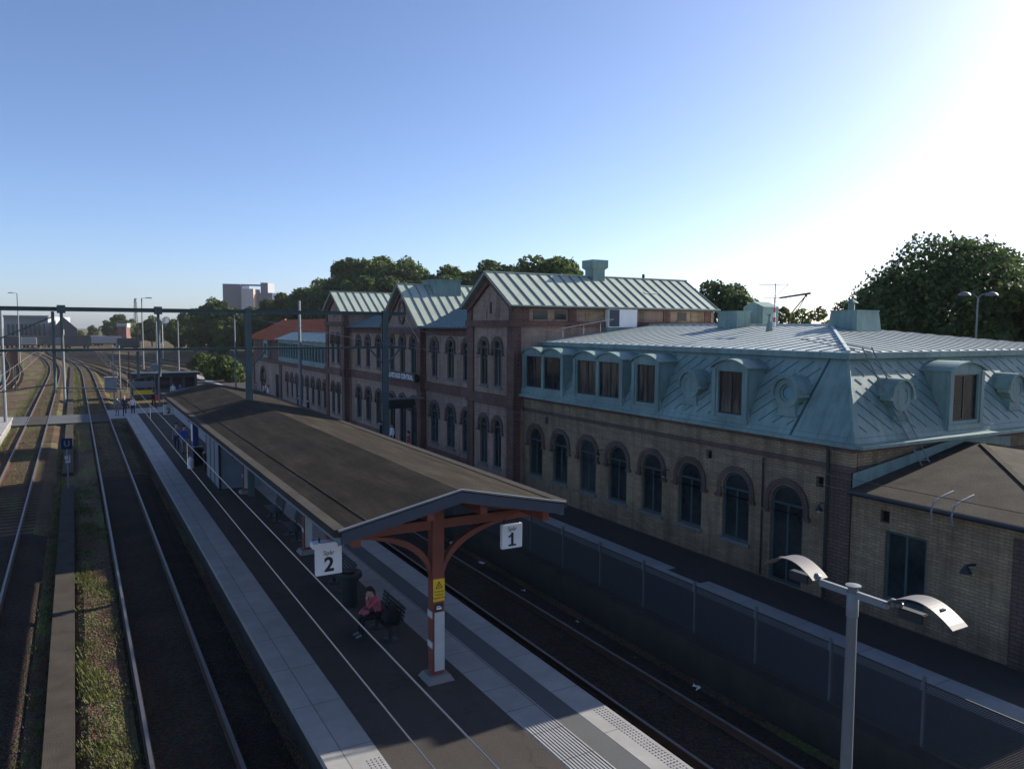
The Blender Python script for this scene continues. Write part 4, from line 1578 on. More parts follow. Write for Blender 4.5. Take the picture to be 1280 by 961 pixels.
f.slab(m, 80.2, 94.2, 4.722, 6.85, -3, 0.0)
m.build('upper_wall', 'brick_red', FW)
# gallery
ga = MB()
f.slab(ga, 62.5, 80.18, 4.722, 5.15, -1.2, 0.28)
f.slab(ga, 62.5, 80.18, 6.55, 6.95, -1.2, 0.28)
for k in range(19):
    y = 62.55 + k * 0.97
    f.slab(ga, y, y + 0.2, 5.152, 6.548, -0.3, 0.26)
G_ = ga.build('gallery', 'copper', FW)
m = MB()
f.slab(m, 62.5, 80.15, 5.16, 6.54, -1.1, 0.12)
m.build('gallery_glazing', 'glass', G_)
m = MB()
f.slab(m, 85.2, 85.5, 4.8, 6.75, -0.6, 0.32)
f.slab(m, 86.9, 87.2, 4.8, 6.75, -0.6, 0.32)
f.slab(m, 85.502, 86.898, 4.8, 5.15, -0.6, 0.30)
f.slab(m, 85.502, 86.898, 6.35, 6.75, -0.6, 0.30)
f.slab(m, 85.502, 86.898, 5.15, 6.35, -0.6, 0.2, 1)
m.build('dormer', ['copper', 'glass'], FW)
r = MB()
XR_, YR_, ZR_ = 21.5, 91.1, 8.95
xk = 19.6
zk = 6.86 + (ZR_ - 6.86) * (xk - FX + 0.4) / (XR_ - FX + 0.4)
r.prism([P(FX - 0.4, 80.3, 6.86), P(FX - 0.4, 94.6, 6.86), P(XR_, YR_, ZR_), P(XR_, 80.3, ZR_)], (0, 0, -0.12))
r.prism([P(xk, 62.3, zk), P(xk, 80.298, zk), P(XR_, 80.298, ZR_), P(XR_, 62.3, ZR_)], (0, 0, -0.12))
r.prism([P(FX - 0.4, 94.6, 6.86), P(25.4, 94.6, 6.86), P(XR_, YR_, ZR_)], (0, 0, -0.12))
r.face([P(XR_, YR_, ZR_), P(25.4, 94.6, 6.86), P(25.4, 62.3, 6.86), P(XR_, 62.3, ZR_)])
nt_ = Vector((-(ZR_ - 6.86), 0, XR_ - FX + 0.4)).normalized()
ut_ = Vector((XR_ - FX + 0.4, 0, ZR_ - 6.86))
lt_ = ut_.length
fr2 = (xk - FX + 0.4) / (XR_ - FX + 0.4)
ot_ = P(FX - 0.4, 62.3, 6.86)
seams(r, ot_ + nt_ * 0.02, Y3, ut_, [(0, lt_ * fr2), (18.0, lt_ * fr2), (18.0, lt_), (0, lt_)], PI / 2, 0.42, 0.055, 0.035, 1)
seams(r, ot_ + nt_ * 0.02, Y3, ut_, [(18.0, 0), (32.3, 0), (28.8, lt_), (18.0, lt_)], PI / 2, 0.42, 0.055, 0.035, 1)
r.bar(P(FX - 0.4, 94.6, 6.92), P(XR_, YR_, ZR_ + 0.06), 0.25, 0.12, Z3, 1)
RT = r.build('roof', ['tile', 'tile_lit'], FW)
r = MB()
r.prism([P(FX - 0.5, 62.4, 6.96), P(FX - 0.5, 80.2, 6.96), P(19.58, 80.2, zk - 0.14), P(19.58, 62.4, zk - 0.14)], (0, 0, -0.05))
r.build('gallery_roof', 'copper_light', FW)
for k in range(9):
    m = MB()
    y = 63.6 + k * 1.9
    m.box((17.6, y, 6.96), (17.9, y + 0.5, 7.02))
    m.build('roof_light', 'white_paint', FW)

# ==================================================================== PLATFORM CANOPY
M_['sign_shade_blue'] = surf('shade-dark blue enamel', (0.008, 0.018, 0.07), 0.15, 2, 0.6, 0.0, 0.0, 25, 0.15)  # blue of the U sign darkened, its shade put into the colour
M_['worn_white'] = surf('worn white paint', (0.50, 0.49, 0.45), 0.15, 2.5, 0.6, 0.0, 0.1)

CX, CL, CRT = 6.72, 4.23, 9.20
CY0, CY1 = 13.85, 47.2
CEZ, CRZ = 4.45, 4.97
CN = thing('platform_canopy', 'long felt roofed platform canopy on red timber posts with curved braces', 'canopy', (CX, 30, PZ))
r = MB()
for e in (CL, CRT):
    pl = [P(e, CY0, CEZ), P(e, CY1, CEZ), P(CX, CY1, CRZ), P(CX, CY0, CRZ)]
    r.prism(pl, (0, 0, -0.07))
    a0 = P(e, CY0, CEZ)
    up_ = P(CX, CY0, CRZ) - a0
    for fr_ in ((0.22,) if e == CL else ()):
        q = a0 + up_ * fr_ + Z3 * 0.004
        r.bar(q, q + Y3 * (CY1 - CY0), 0.03, 0.006, Z3)
RFc = r.build('roof', 'bitumen', CN)
r = MB()
for e, sg in ((CL, -1), (CRT, 1)):
    r.box((e - sg * 0.06, CY0, CEZ - 0.26), (e + sg * 0.03, CY1, CEZ - 0.115), 1)
    r.prism([P(e, CY0 - 0.045, CEZ - 0.24), P(e, CY0 - 0.045, CEZ - 0.02), P(CX, CY0 - 0.045, CRZ - 0.02), P(CX, CY0 - 0.045, CRZ - 0.24)], (0, 0.043, 0))
    r.prism([P(e, CY1 + 0.002, CEZ - 0.30), P(e, CY1 + 0.002, CEZ - 0.02), P(CX, CY1 + 0.002, CRZ - 0.02), P(CX, CY1 + 0.002, CRZ - 0.30)], (0, 0.043, 0))
    r.prism([P(e, CY0 + 0.3, CEZ - 0.20), P(e, CY1 - 0.3, CEZ - 0.20), P(CX, CY1 - 0.3, CRZ - 0.20), P(CX, CY0 + 0.3, CRZ - 0.20)], (0, 0, 0.04))
r.build('fascia', ['dark_board', 'grey_blue'], CN)  # dark boards: the shade on the gable front put into the colour
r = MB()
for e in (CL, CRT):
    s_ = 1 if e > CX else -1
    r.bar(P(e + s_ * 0.06, CY0 - 0.03, CEZ + 0.02), P(CX, CY0 - 0.03, CRZ + 0.03), 0.06, 0.03)
    r.box((e - s_ * 0.10, CY0 + 0.02, CEZ + 0.012 + 0.028), (e + s_ * 0.13, CY1, CEZ - 0.11), 1)
r.build('edge_trim', ['galv_dull', 'dark_stone'], CN)
# purlins
for x in (CL + 0.35, CX - 0.6, CX + 0.6, CRT - 0.35):
    m = MB()
    z = CEZ + (CRZ - CEZ) * (1 - abs(x - CX) / (CX - CL)) - 0.29
    m.box((x - 0.08, CY0 + 0.15, z - 0.17), (x + 0.08, CY1 - 0.15, z + 0.07))
    m.build('purlin', 'red_wood', CN)


def arc_pts(x0, z0, x1, z1, n=10):
    """quarter-ellipse: vertical at (x0,z0), horizontal at (x1,z1)"""
    return [(x1 + (x0 - x1) * math.cos(PI / 2 * k / n), z0 + (z1 - z0) * math.sin(PI / 2 * k / n)) for k in range(n + 1)]


POSTS = [15.10, 25.9, 36.7, 46.0]
for k, y in enumerate(POSTS):
    m = MB()
    m.box((CX - 0.14, y - 0.13, PZ + 0.12), (CX + 0.14, y + 0.13, 4.70))
    po = m.build('post', 'red_wood', CN, bevel=0.012)
    m = MB()
    m.frustum((CX, y), 0.62, 0.62, 0.46, 0.46, PZ, PZ + 0.13)
    m.build('post_foot', 'concrete', po)
    m = MB()
    m.box((CX - 0.10, y - 0.146, PZ + 0.22), (CX + 0.135, y - 0.131, 2.08), 0)
    m.box((CX - 0.155, y - 0.12, 1.95), (CX - 0.141, y + 0.12, 2.10), 0)
    m.box((CX - 0.155, y - 0.12, 1.28), (CX - 0.141, y + 0.12, 1.42), 0)
    m.build('post_guard', 'worn_white', po)
    m = MB()
    m.box((CL + 0.20, y - 0.09, 3.92), (CX - 0.14, y + 0.09, 4.12))
    m.box((CX + 0.14, y - 0.09, 3.92), (CRT - 0.15, y + 0.09, 4.12))
    m.build('tie_beam', 'red_wood', CN)
    for sg in (-1, 1):
        m = MB()
        pi_ = arc_pts(CX + sg * 0.14, 2.75, CX + sg * 2.1, 3.92)
        po_ = arc_pts(CX + sg * 0.14, 2.98, CX + sg * 1.62, 3.92)
        loop = [(a, z) for a, z in pi_] + list(reversed([(a, z) for a, z in po_]))
        for q in range(len(pi_) - 1):
            m.prism([P(pi_[q][0], y - 0.07, pi_[q][1]), P(pi_[q + 1][0], y - 0.07, pi_[q + 1][1]), P(po_[q + 1][0], y - 0.07, po_[q + 1][1]), P(po_[q][0], y - 0.07, po_[q][1])], (0, 0.14, 0))
        m.build('curved_brace', 'red_wood', CN)
        m = MB()
        e = CL if sg < 0 else CRT
        m.bar(P(e - sg * 0.05, y, 4.10), P(CX + sg * 0.14, y, 4.56), 0.16, 0.20)
        m.build('rafter', 'red_wood', CN)

# track signs
def track_sign(num, x, y, label, z0=3.30, w=0.53, h=0.56, box=True):
    t = thing('platform_sign', label, 'sign', (x, y, z0), 'white track number signs')
    m = MB()
    m.box((x - w / 2, y - 0.05, z0), (x + w / 2, y + 0.05, z0 + h))
    m.build('board', 'white_paint', t, bevel=0.008)
    for q in (-0.18, 0.18):
        m = MB()
        m.box((x + q - 0.015, y - 0.015, z0 + h), (x + q + 0.015, y + 0.015, z0 + h + (0.12 if num == '1' else 0.2)))
        m.build('hanger', 'dark_metal', t)
    if box:
        m = MB()
        m.box((x - w / 2 - 0.06, y - 0.10, z0 + h + 0.005), (x + w / 2 - 0.1, y + 0.16, z0 + h + 0.11))
        m.build('light_box', 'white_paint', t)
    text_part(num, 0.40, (x, y - 0.052, z0 + 0.20), (1, 0, 0), (0, 0, 1), 'ink', t, 'number', 0.003, 0.012)
    if num == '1':
        m = MB()
        m.box((x - 0.10, y - 0.0555, z0 + 0.055), (x + 0.10, y - 0.0515, z0 + 0.095))
        m.prism([P(x - 0.10, y - 0.0515, z0 + 0.285), P(x - 0.02, y - 0.0515, z0 + 0.335), P(x - 0.02, y - 0.0515, z0 + 0.28), P(x - 0.10, y - 0.0515, z0 + 0.25)], (0, -0.004, 0))
        m.build('number_serif', 'ink', t)
    text_part('Spår', 0.13, (x, y - 0.052, z0 + 0.45), (1, 0, 0), (0, 0, 1), 'ink', t, 'lettering', 0.003)
    return t


track_sign('2', 4.31, 15.0, 'white sign reading Spår 2 at the near left corner of the canopy')
track_sign('1', 8.55, 15.0, 'white sign reading Spår 1 under the near right side of the canopy', 3.25, box=False)
track_sign('2', 4.45, 46.6, 'small white sign reading Spår 2 at the far end of the canopy', 3.3, box=False)

# warning sign on the near post
ws_ = thing('warning_sign', 'yellow high voltage warning sign on the near red post', 'sign', (CX, 14.95, 2.33))
m = MB()
m.box((CX - 0.135, 14.945, 2.33), (CX + 0.135, 14.955, 2.82))
m.build('plate', 'yellow', ws_)
m = MB()
tri = [(-0.085, 2.62), (0.085, 2.62), (0.0, 2.78)]
tin = [(-0.058, 2.635), (0.058, 2.635), (0.0, 2.745)]
for k in range(3):
    a, c, d, e = tri[k], tri[(k + 1) % 3], tin[(k + 1) % 3], tin[k]
    m.prism([P(CX + q[0], 14.9448, q[1]) for q in (a, c, d, e)], (0, -0.003, 0))
m.prism([P(CX + a, 14.9448, b_) for a, b_ in ((-0.012, 2.70), (0.012, 2.70), (0.002, 2.675), (0.016, 2.675), (-0.008, 2.64), (-0.002, 2.665), (-0.016, 2.665))], (0, -0.003, 0))
m.build('symbol', 'ink', ws_)
for k, tx in enumerate(('Livsfarlig', 'ledning', 'Högspänning')):
    text_part(tx, 0.062, (CX, 14.944, 2.55 - 0.07 * k), (1, 0, 0), (0, 0, 1), 'ink', ws_, 'lettering', 0.001)
o = MB()
o.box((CX - 0.085, 14.945, 2.11), (CX + 0.085, 14.962, 2.27))
ps = thing('post_plate', 'small dark plate under the yellow sign on the red post', 'plate', (CX, 14.95, 2.11))
o.build('plate', 'dark_metal', ps)
m = MB()
m.box((CX - 0.06, 14.940, 2.15), (CX + 0.06, 14.945, 2.19))
m.box((CX - 0.06, 14.940, 2.205), (CX + 0.03, 14.945, 2.225))
m.build('marking', 'white_paint', ps)

# benches
def bench(x, y, label, ln=1.5):
    t = thing('bench', label, 'bench', (x, y, PZ), 'dark benches under the canopy')
    m = MB()
    for k in range(5):
        m.box((x - 0.22 + 0.09 * k, y - ln / 2, PZ + 0.43), (x - 0.15 + 0.09 * k, y + ln / 2, PZ + 0.455))
    m.build('seat', 'dark_metal', t)
    m = MB()
    for k in range(4):
        z = PZ + 0.52 + 0.09 * k
        m.box((x + 0.235 + 0.02 * k, y - ln / 2, z), (x + 0.255 + 0.02 * k, y + ln / 2, z + 0.07))
    m.build('backrest', 'dark_metal', t)
    for sg in (-1, 1):
        m = MB()
        yy = y + sg * ln * 0.32
        m.box((x - 0.05, yy - 0.05, PZ + 0.03), (x + 0.05, yy + 0.05, PZ + 0.40))
        m.box((x - 0.2, yy - 0.03, PZ + 0.40), (x + 0.27, yy + 0.03, PZ + 0.43))
        m.bar((x + 0.24, yy, PZ + 0.42), (x + 0.32, yy, PZ + 0.86), 0.04, 0.03)
        m.lathe((x, yy, PZ), [(0.20, 0.0), (0.20, 0.025), (0.06, 0.045)], 14)
        m.build('pedestal', 'dark_metal', t)
    return t


bench(6.55, 18.0, 'dark bench where the woman in pink sits')
bench(6.60, 21.9, 'dark empty bench behind the round bin')
bench(6.72, 27.9, 'dark empty bench just beyond the second red post')
bench(6.72, 31.0, 'dark empty bench midway between red posts')
bench(6.72, 43.4, 'dark bench beside the dark waiting shelter')
bn = thing('litter_bin', 'dark round topped litter bin near the seated woman', 'bin', (6.42, 20.3, PZ))
m = MB()
m.lathe((6.42, 20.3, PZ), [(0.20, 0.0), (0.22, 0.05), (0.25, 0.75), (0.25, 0.78)], 18)
m.build('body', 'dark_metal', bn, True)
m = MB()
m.lathe((6.42, 20.3, PZ), [(0.33, 0.80), (0.35, 0.84), (0.33, 0.96), (0.20, 1.0), (0.18, 0.92)], 20)
m.build('lid', 'dark_metal', bn, True)

# waiting shelter, cabinets, poster pillar
sh = thing('waiting_shelter', 'dark blue grey wind shelter panels standing under the canopy', 'shelter', (6.1, 39.6, PZ))
for k, y in enumerate((37.8, 39.1, 40.4)):
    m = MB()
    m.box((5.72, y + 0.06, PZ + 0.05), (5.78, y + 1.24, 3.6))
    m.build('panel', 'grey_blue', sh)
for y in (37.8, 39.1, 40.4, 41.7):
    m = MB()
    m.box((5.70, y - 0.05, PZ), (5.80, y + 0.05, 3.75))
    m.build('upright', 'dark_metal', sh)
m = MB()
m.box((5.8, 37.78, PZ + 0.05), (7.6, 37.84, 3.6))
m.build('end_panel', 'grey_blue', sh)
o = thing('information_pillar', 'tall blue information pillar beyond the dark shelter', 'pillar', (5.9, 47.5, PZ))
m = MB()
m.box((5.75, 47.1, PZ), (6.05, 47.9, 2.9))
m.build('body', 'blue', o, bevel=0.02)
m = MB()
m.box((5.735, 47.2, 1.6), (5.748, 47.8, 2.6))
m.build('poster', 'white_paint', o)
for k, (x, y, lab) in enumerate(((5.75, 45.2, 'black boxy litter bin left of its twin by the dark shelter'), (6.0, 43.0, 'black boxy litter bin next to the dark shelter panels'))):
    o = thing('waste_bin', lab, 'bin', (x, y, PZ), 'black boxy bins')
    m = MB()
    m.frustum((x, y), 0.46, 0.46, 0.52, 0.52, PZ, PZ + 0.95)
    m.build('body', 'black', o, bevel=0.02)
    m = MB()
    m.frustum((x, y), 0.56, 0.56, 0.48, 0.48, PZ + 0.955, PZ + 1.05)
    m.build('lid', 'dark_metal', o, bevel=0.02)
o = thing('canister', 'small white canister on the platform by the black bins', 'canister', (5.26, 44.4, PZ))
m = MB()
m.lathe((5.26, 44.4, PZ), [(0.15, 0), (0.16, 0.04), (0.16, 0.5), (0.07, 0.58), (0.07, 0.66)], 14)
m.build('body', 'white_paint', o, True)
m = MB()
m.lathe((5.26, 44.4, PZ + 0.66), [(0.085, 0), (0.085, 0.06)], 10)
m.build('cap', 'blue', o)

# ==================================================================== WIRE FENCE
FN = thing('wire_fence', 'dark wire mesh fence on steel posts along the station platform edge', 'fence', (13.49, 20, PZ))
ys = [8.16 - 2.02 * 6 + 2.02 * k for k in range(24)]
for k, y in enumerate(ys):
    m = MB()
    m.tube([(13.49, y, PZ), (13.49, y, 1.86)], 0.04, 10)
    m.lathe((13.49, y, 1.86), [(0.045, 0), (0.045, 0.02), (0.01, 0.04)], 10)
    m.build('post', 'fence_steel', FN)
    if k < len(ys) - 1:
        m = MB()
        m.face([(13.45, y + 0.04, PZ + 0.04), (13.45, ys[k + 1] - 0.04, PZ + 0.04), (13.45, ys[k + 1] - 0.04, 1.80), (13.45, y + 0.04, 1.80)], 0)
        for z in (PZ + 0.05, 1.79):
            m.box((13.435, y + 0.04, z - 0.012), (13.465, ys[k + 1] - 0.04, z + 0.012), 1)
        m.build('mesh_panel', ['mesh', 'dark_metal'], FN)

# ==================================================================== PLATFORM LAMP IN THE FOREGROUND
LP = thing('platform_lamp', 'tall steel lamp post with two arched metal shades in the foreground', 'street lamp', (7.6, 5.48, PZ))
m = MB()
m.tube([(7.6, 5.48, PZ), (7.6, 5.48, 3.2), (7.6, 5.48, 5.36)], [0.074, 0.066, 0.055], 18)
m.lathe((7.6, 5.48, 5.36), [(0.07, 0), (0.085, 0.015), (0.085, 0.03), (0.02, 0.04)], 18)
m.build('post', 'galv', LP, True)
m = MB()
m.lathe((7.6, 5.48, 5.02), [(0.060, 0), (0.066, 0.01), (0.066, 0.27), (0.060, 0.28)], 18)
m.build('collar', 'galv_dull', LP, True)
for sg in (-1, 1):
    m = MB()
    m.box((7.57, 5.48 + sg * 0.05, 5.25), (7.63, 5.48 + sg * 0.44, 5.33))
    m.build('arm', 'galv_dull', LP, bevel=0.008)
    m = MB()
    m.lathe((7.6, 5.48 + sg * 0.49, 5.30), [(0.03, 0), (0.05, 0.02), (0.05, 0.06), (0.02, 0.085)], 12)
    m.lathe((7.6, 5.48 + sg * 0.56, 5.31), [(0.03, 0), (0.045, 0.02), (0.045, 0.05), (0.02, 0.07)], 12)
    m.build('joint', 'galv', LP, True)
    m = MB()
    n = 20
    y0, y1 = 5.48 + sg * 0.44, 5.48 + sg * 1.22
    pts = []
    for q in range(n + 1):
        t_ = q / n
        pts.append((y0 + (y1 - y0) * t_, 5.33 + 0.17 * math.sin(PI * t_) ** 0.9 - 0.02 * t_))
    for q in range(n):
        (ya, za), (yb, zb) = pts[q], pts[q + 1]
        wa = 0.132
        wb = 0.132
        m.hull([(7.6 - wa, ya, za), (7.6 + wa, ya, za), (7.6 + wb, yb, zb), (7.6 - wb, yb, zb),
                (7.6 - wa, ya, za - 0.008), (7.6 + wa, ya, za - 0.008), (7.6 + wb, yb, zb - 0.008), (7.6 - wb, yb, zb - 0.008)],
               [(0, 1, 2, 3), (7, 6, 5, 4), (0, 4, 5, 1), (2, 6, 7, 3), (1, 5, 6, 2), (0, 3, 7, 4)])
    shd = m.build('lamp_shade', 'shade_metal', LP)
    m = MB()
    yq, zq = pts[15]
    m.box((7.57, yq - 0.02, zq - 0.012), (7.64, yq + 0.02, zq + 0.006))
    m.build('slot', 'black', shd)
    m = MB()
    m.box((7.55, 5.48 + sg * 0.58, 5.22), (7.65, 5.48 + sg * 0.86, 5.33))
    m.build('lamp_head', 'dark_metal', LP, bevel=0.01)

# ==================================================================== OVERHEAD LINE PORTAL
PT = thing('catenary_portal', 'dark green steel portal spanning the tracks and the canopy', 'portal', (6.8, 35.8, PZ))
PY = 35.8
for x in (6.78, 13.23, -9.6):
    m = MB()
    zb = PZ if x > 0 else -0.3
    for q in (-0.13, 0.13):
        m.box((x - 0.13, PY + q * 0.85 - 0.03, zb), (x + 0.13, PY + q * 0.85 + 0.03, 9.05))
    m.box((x - 0.02, PY - 0.079, zb), (x + 0.02, PY + 0.079, 9.03))
    m.build('post', 'portal_green', PT)
for z in (8.90, 7.26):
    m = MB()
    hb2 = 0.085 if z > 8 else 0.05
    m.box((-9.8, PY - 0.10, z - hb2), (14.3, PY + 0.10, z - hb2 + 0.025))
    m.box((-9.8, PY - 0.10, z + hb2 - 0.025), (14.3, PY + 0.10, z + hb2))
    m.box((-9.8, PY - 0.012, z - hb2 + 0.025), (14.3, PY + 0.012, z + hb2 - 0.025))
    m.build('cross_beam', 'portal_green', PT)
for x in (6.78, 13.23):
    for sg in (-1, 1):
        m = MB()
        m.bar((x + sg * 0.17, PY, 6.5), (x + sg * 0.75, PY, 7.15), 0.07, 0.07)
        m.build('knee_brace', 'portal_green', PT)
for x, zb, zt_ in ((-0.72, 5.55, 8.8), (-0.42, 7.30, 8.8), (3.12, 6.1, 8.8), (2.3, 6.05, 7.16), (-2.6, 6.05, 7.16)):
    m = MB()
    m.tube([(x, PY, zb), (x, PY, zt_)], 0.058, 8)
    m.build('drop_tube', 'portal_green', PT)
for x in (-0.42, 3.12):
    m = MB()
    m.box((x - 0.15, PY - 0.16, 8.74), (x + 0.15, PY + 0.16, 9.06))
    m.build('clamp', 'portal_green', PT)
for a, c in (((-0.72, 8.6), (-3.4, 7.3)), ((-0.72, 5.9), (-2.75, 5.62)), ((-0.72, 5.75), (1.85, 5.62)), ((3.12, 6.25), (1.95, 5.95))):
    m = MB()
    m.tube([(a[0], PY, a[1]), (c[0], PY, c[1])], 0.03, 6)
    m.build('steady_arm', 'portal_green', PT)
for x, z in ((1.95, 6.0), (-2.75, 6.0), (11.0, 5.9)):
    m = MB()
    m.lathe((x, PY, z), [(0.02, 0), (0.09, 0.05), (0.04, 0.1), (0.09, 0.15), (0.04, 0.2), (0.09, 0.25), (0.04, 0.3), (0.02, 0.36)], 8)
    m.tube([(x, PY, z + 0.3), (x, PY, 7.18)], 0.025, 6)
    m.build('insulator', 'brick_trim', PT)

def wire_line(x, zc, zm, y0, y1, label, sag=0.0, wm='wire', wr=0.0068):
    t = thing('overhead_wire', label, 'wire', (x, y0, zc))
    m = MB()
    m.tube([(x, y0 + (y1 - y0) * k / 8, zc) for k in range(9)], wr, 5)
    m.build('contact_wire', wm, t)
    m = MB()
    m.tube([(x, y0 + (y1 - y0) * k / 8, zm - sag * math.sin(PI * k / 8)) for k in range(9)], wr, 5)
    m.build('messenger_wire', wm, t)
    y = max(y0 + 2, 17.2)
    while y < y1 - 1:
        m = MB()
        m.tube([(x, y, zc), (x, y, zm - sag * math.sin(PI * (y - y0) / (y1 - y0)))], 0.004, 4)
        m.build('dropper', wm, t)
        y += 9.0
    return t


wire_line(1.98, 5.37, 5.83, -6, PY, 'pair of sunlit contact wires above the track left of the canopy')
wire_line(1.98, 5.37, 5.95, PY, 100, 'contact wires above the middle track beyond the portal')
wire_line(-2.75, 5.5, 6.1, PY, 100, 'contact wires above the leftmost track beyond the portal')
wire_line(11.05, 5.62, 5.82, -4, PY, 'pair of contact wires above the sunken track by the fence', 0.0, 'dark_metal', 0.006)
for k, (a, c) in enumerate((((7.0, PY, 8.6), (17.9, 33.0, 6.7)), ((13.3, PY, 8.6), (18.0, 31.6, 7.1)), ((14.2, PY, 8.9), (18.0, 41.0, 6.4)))):
    m = MB()
    m.tube([a, tuple((Vector(a) + Vector(c)) / 2 - Z3 * 0.15), c], 0.012, 5)
    tag(m.build('guy_cable', 'galv_dull'), ['thin cable from the portal post on the canopy to the near gabled pavilion', 'thin cable from the portal post by the fence to the near pavilion corner', 'thin cable from the portal beam end to the station wall'][k], 'cable')

# masts and lamp posts
def mast(x, y, zt_, z0, r, label, cat='mast', heads=None, mat='galv_dull', group=None, nm='mast'):
    t = thing(nm, label, cat, (x, y, z0), group)
    m = MB()
    m.tube([(x, y, z0), (x, y, zt_)], [r, r * 0.7], 8)
    m.build('pole', mat, t)
    for h in heads or []:
        q = MB()
        q.bar((x, y, zt_ - 0.05), (x + h, y, zt_ + 0.05), 0.10, 0.08)
        q.box((x + h * 0.9, y - 0.22, zt_ - 0.03), (x + h * 1.9, y + 0.22, zt_ + 0.14))
        q.build('lamp_head', 'galv', t)
    return t


mast(16.6, 65.5, 10.4, PZ, 0.16, 'thick pale steel mast in front of the red tiled roof', heads=None)
mast(15.6, 90, 9.4, PZ, 0.10, 'thin pale mast left of the tiled wing', heads=[0.6], cat='street lamp', nm='lamp_post')
mast(11.2, 160, 13.3, -0.3, 0.14, 'lone tall lamp post rising from the yard beyond the crossing', 'street lamp', [0.9], nm='lamp_post')
mast(-10.8, 205, 15.2, -0.3, 0.15, 'tall lamp post above the far left sidings', 'street lamp', [-0.9], nm='lamp_post')
mast(-4.95, 72.5, 9.4, PZ, 0.13, 'grey catenary mast standing on the low far left platform')
mast(3.35, 88, 6.2, -0.3, 0.07, 'left one of two thin signal masts behind the crossing', group='thin signal masts', nm='signal_mast')
mast(3.95, 88, 6.2, -0.3, 0.07, 'right one of two thin signal masts behind the crossing', group='thin signal masts', nm='signal_mast')
mast(-1.1, 97, 9.8, -0.3, 0.14, 'blue grey catenary mast between the two long tracks', mat='galv_dull')
mast(9.5, 112, 8.8, -0.3, 0.12, 'catenary mast among the yard sidings beyond the shed')
mast(14.2, 131, 9.0, -0.3, 0.12, 'catenary mast at the end of the sidings near the bush')
mast(7.4, 86, 4.6, -0.1, 0.09, 'short pale post leaning by the crossing ramp', mat='galv')
t = thing('lattice_mast', 'distant thin lattice radio mast above the trees', 'mast', (24, 380, -0.3))
m = MB()
for a, c in ((0, 1), (1, 0), (0, -1), (-1, 0)):
    m.bar((24 + a, 380 + c, -0.3), (24 + a * 0.3, 380 + c * 0.3, 20), 0.25)
for k in range(10):
    z = 1 + 1.9 * k
    m.bar((23.2, 380, z), (24.8, 380, z + 1.9), 0.15)
m.build('lattice', 'galv_dull', t)
_d = F + R1 * ((1217 - 640) / 959.27)
_d = Vector((_d.x, _d.y, 0)).normalized() * 56
dl = mast(_d.x, _d.y, 10.3, -0.3, 0.075, 'street lamp with two domed heads in front of the big dark tree', 'street lamp', nm='lamp_post')
for sg in (-1, 1):
    m = MB()
    u_ = R1.normalized() * sg
    b0 = Vector((_d.x, _d.y, 10.25))
    m.tube([b0, b0 + u_ * 0.25 + Z3 * 0.22, b0 + u_ * 0.55 + Z3 * 0.28], 0.035, 6)
    m.build('arm', 'galv_dull', dl)
    m = MB()
    c_ = b0 + u_ * 0.85
    m.lathe((c_.x, c_.y, 10.38), [(0.36, 0), (0.34, 0.10), (0.22, 0.2), (0.05, 0.25)], 14)
    m.build('lamp_head', 'galv', dl, True)

# signals and signs beside the tracks
t = thing('track_sign', 'blue sign with a white letter U on a post between the tracks', 'sign', (-0.5, 45, -0.1))
m = MB()
m.tube([(-0.5, 45, -0.1), (-0.5, 45, 2.0)], 0.035, 8)
m.build('post', 'galv_dull', t)
m = MB()
m.box((-0.75, 44.94, 1.95), (-0.25, 44.97, 2.5))
m.build('board', 'sign_shade_blue', t)
text_part('U', 0.40, (-0.5, 44.936, 2.22), (1, 0, 0), (0, 0, 1), 'galv', t, 'lettering', 0.003, 0.01)  # white letter drawn grey, dimmed by shade painted into its colour
m = MB()
m.box((-0.62, 44.9, 1.42), (-0.46, 45.05, 1.58), 0)
m.box((-0.42, 44.9, 1.25), (-0.37, 44.95, 1.62), 0)
m.box((-0.60, 44.9, 1.25), (-0.42, 44.96, 1.36), 0)
m.build('lamp_unit', ['worn_white'], t)
t = thing('railway_signal', 'dark signal head on a post beside the far left track', 'signal', (-6.8, 118, -0.3))
m = MB()
m.tube([(-6.8, 118, -0.3), (-6.8, 118, 3.4)], 0.09, 8)
m.build('post', 'dark_metal', t)
m = MB()
m.box((-7.2, 117.8, 3.2), (-6.4, 118.1, 4.9))
m.build('head', 'brick_red', t)
t = thing('relay_box', 'grey green equipment cabinet beside the tracks past the crossing', 'cabinet', (3.8, 111, -0.3))
m = MB()
m.box((3.2, 110.4, -0.3), (4.6, 111.6, 1.5))
m.build('body', 'grey_blue', t, bevel=0.03)
m = MB()
m.box((3.1, 110.3, 1.5), (4.7, 111.7, 1.6))
m.build('lid', 'galv_dull', t)
t = thing('notice_board', 'yellow and pale blue notice board by the crossing', 'sign', (6.2, 89, -0.1))
for x in (5.2, 7.0):
    m = MB()
    m.tube([(x, 89, -0.1), (x, 89, 2.6)], 0.05, 6)
    m.build('post', 'galv', t)
m = MB()
m.box((5.0, 88.9, 1.75), (7.2, 88.96, 2.4), 0)
m.build('panel', 'galv', t)
m = MB()
m.box((5.2, 88.88, 1.0), (7.0, 88.94, 1.45), 0)
m.build('warning_panel', 'yellow', t)
t = thing('station_clock', 'round grey clock on a pole near the sheds beyond the crossing', 'clock', (7.6, 93, -0.1))
m = MB()
m.tube([(7.6, 93, -0.1), (7.6, 93, 3.2)], 0.05, 6)
m.build('post', 'galv', t)
m = MB()
m.tube([(7.6, 92.85, 3.6), (7.6, 93.15, 3.6)], 0.45, 20)
m.build('dial', 'galv_dull', t)
t = thing('waiting_shed', 'low dark flat roofed shed beyond the end of the platform', 'shed', (9, 98.5, -0.2))
m = MB()
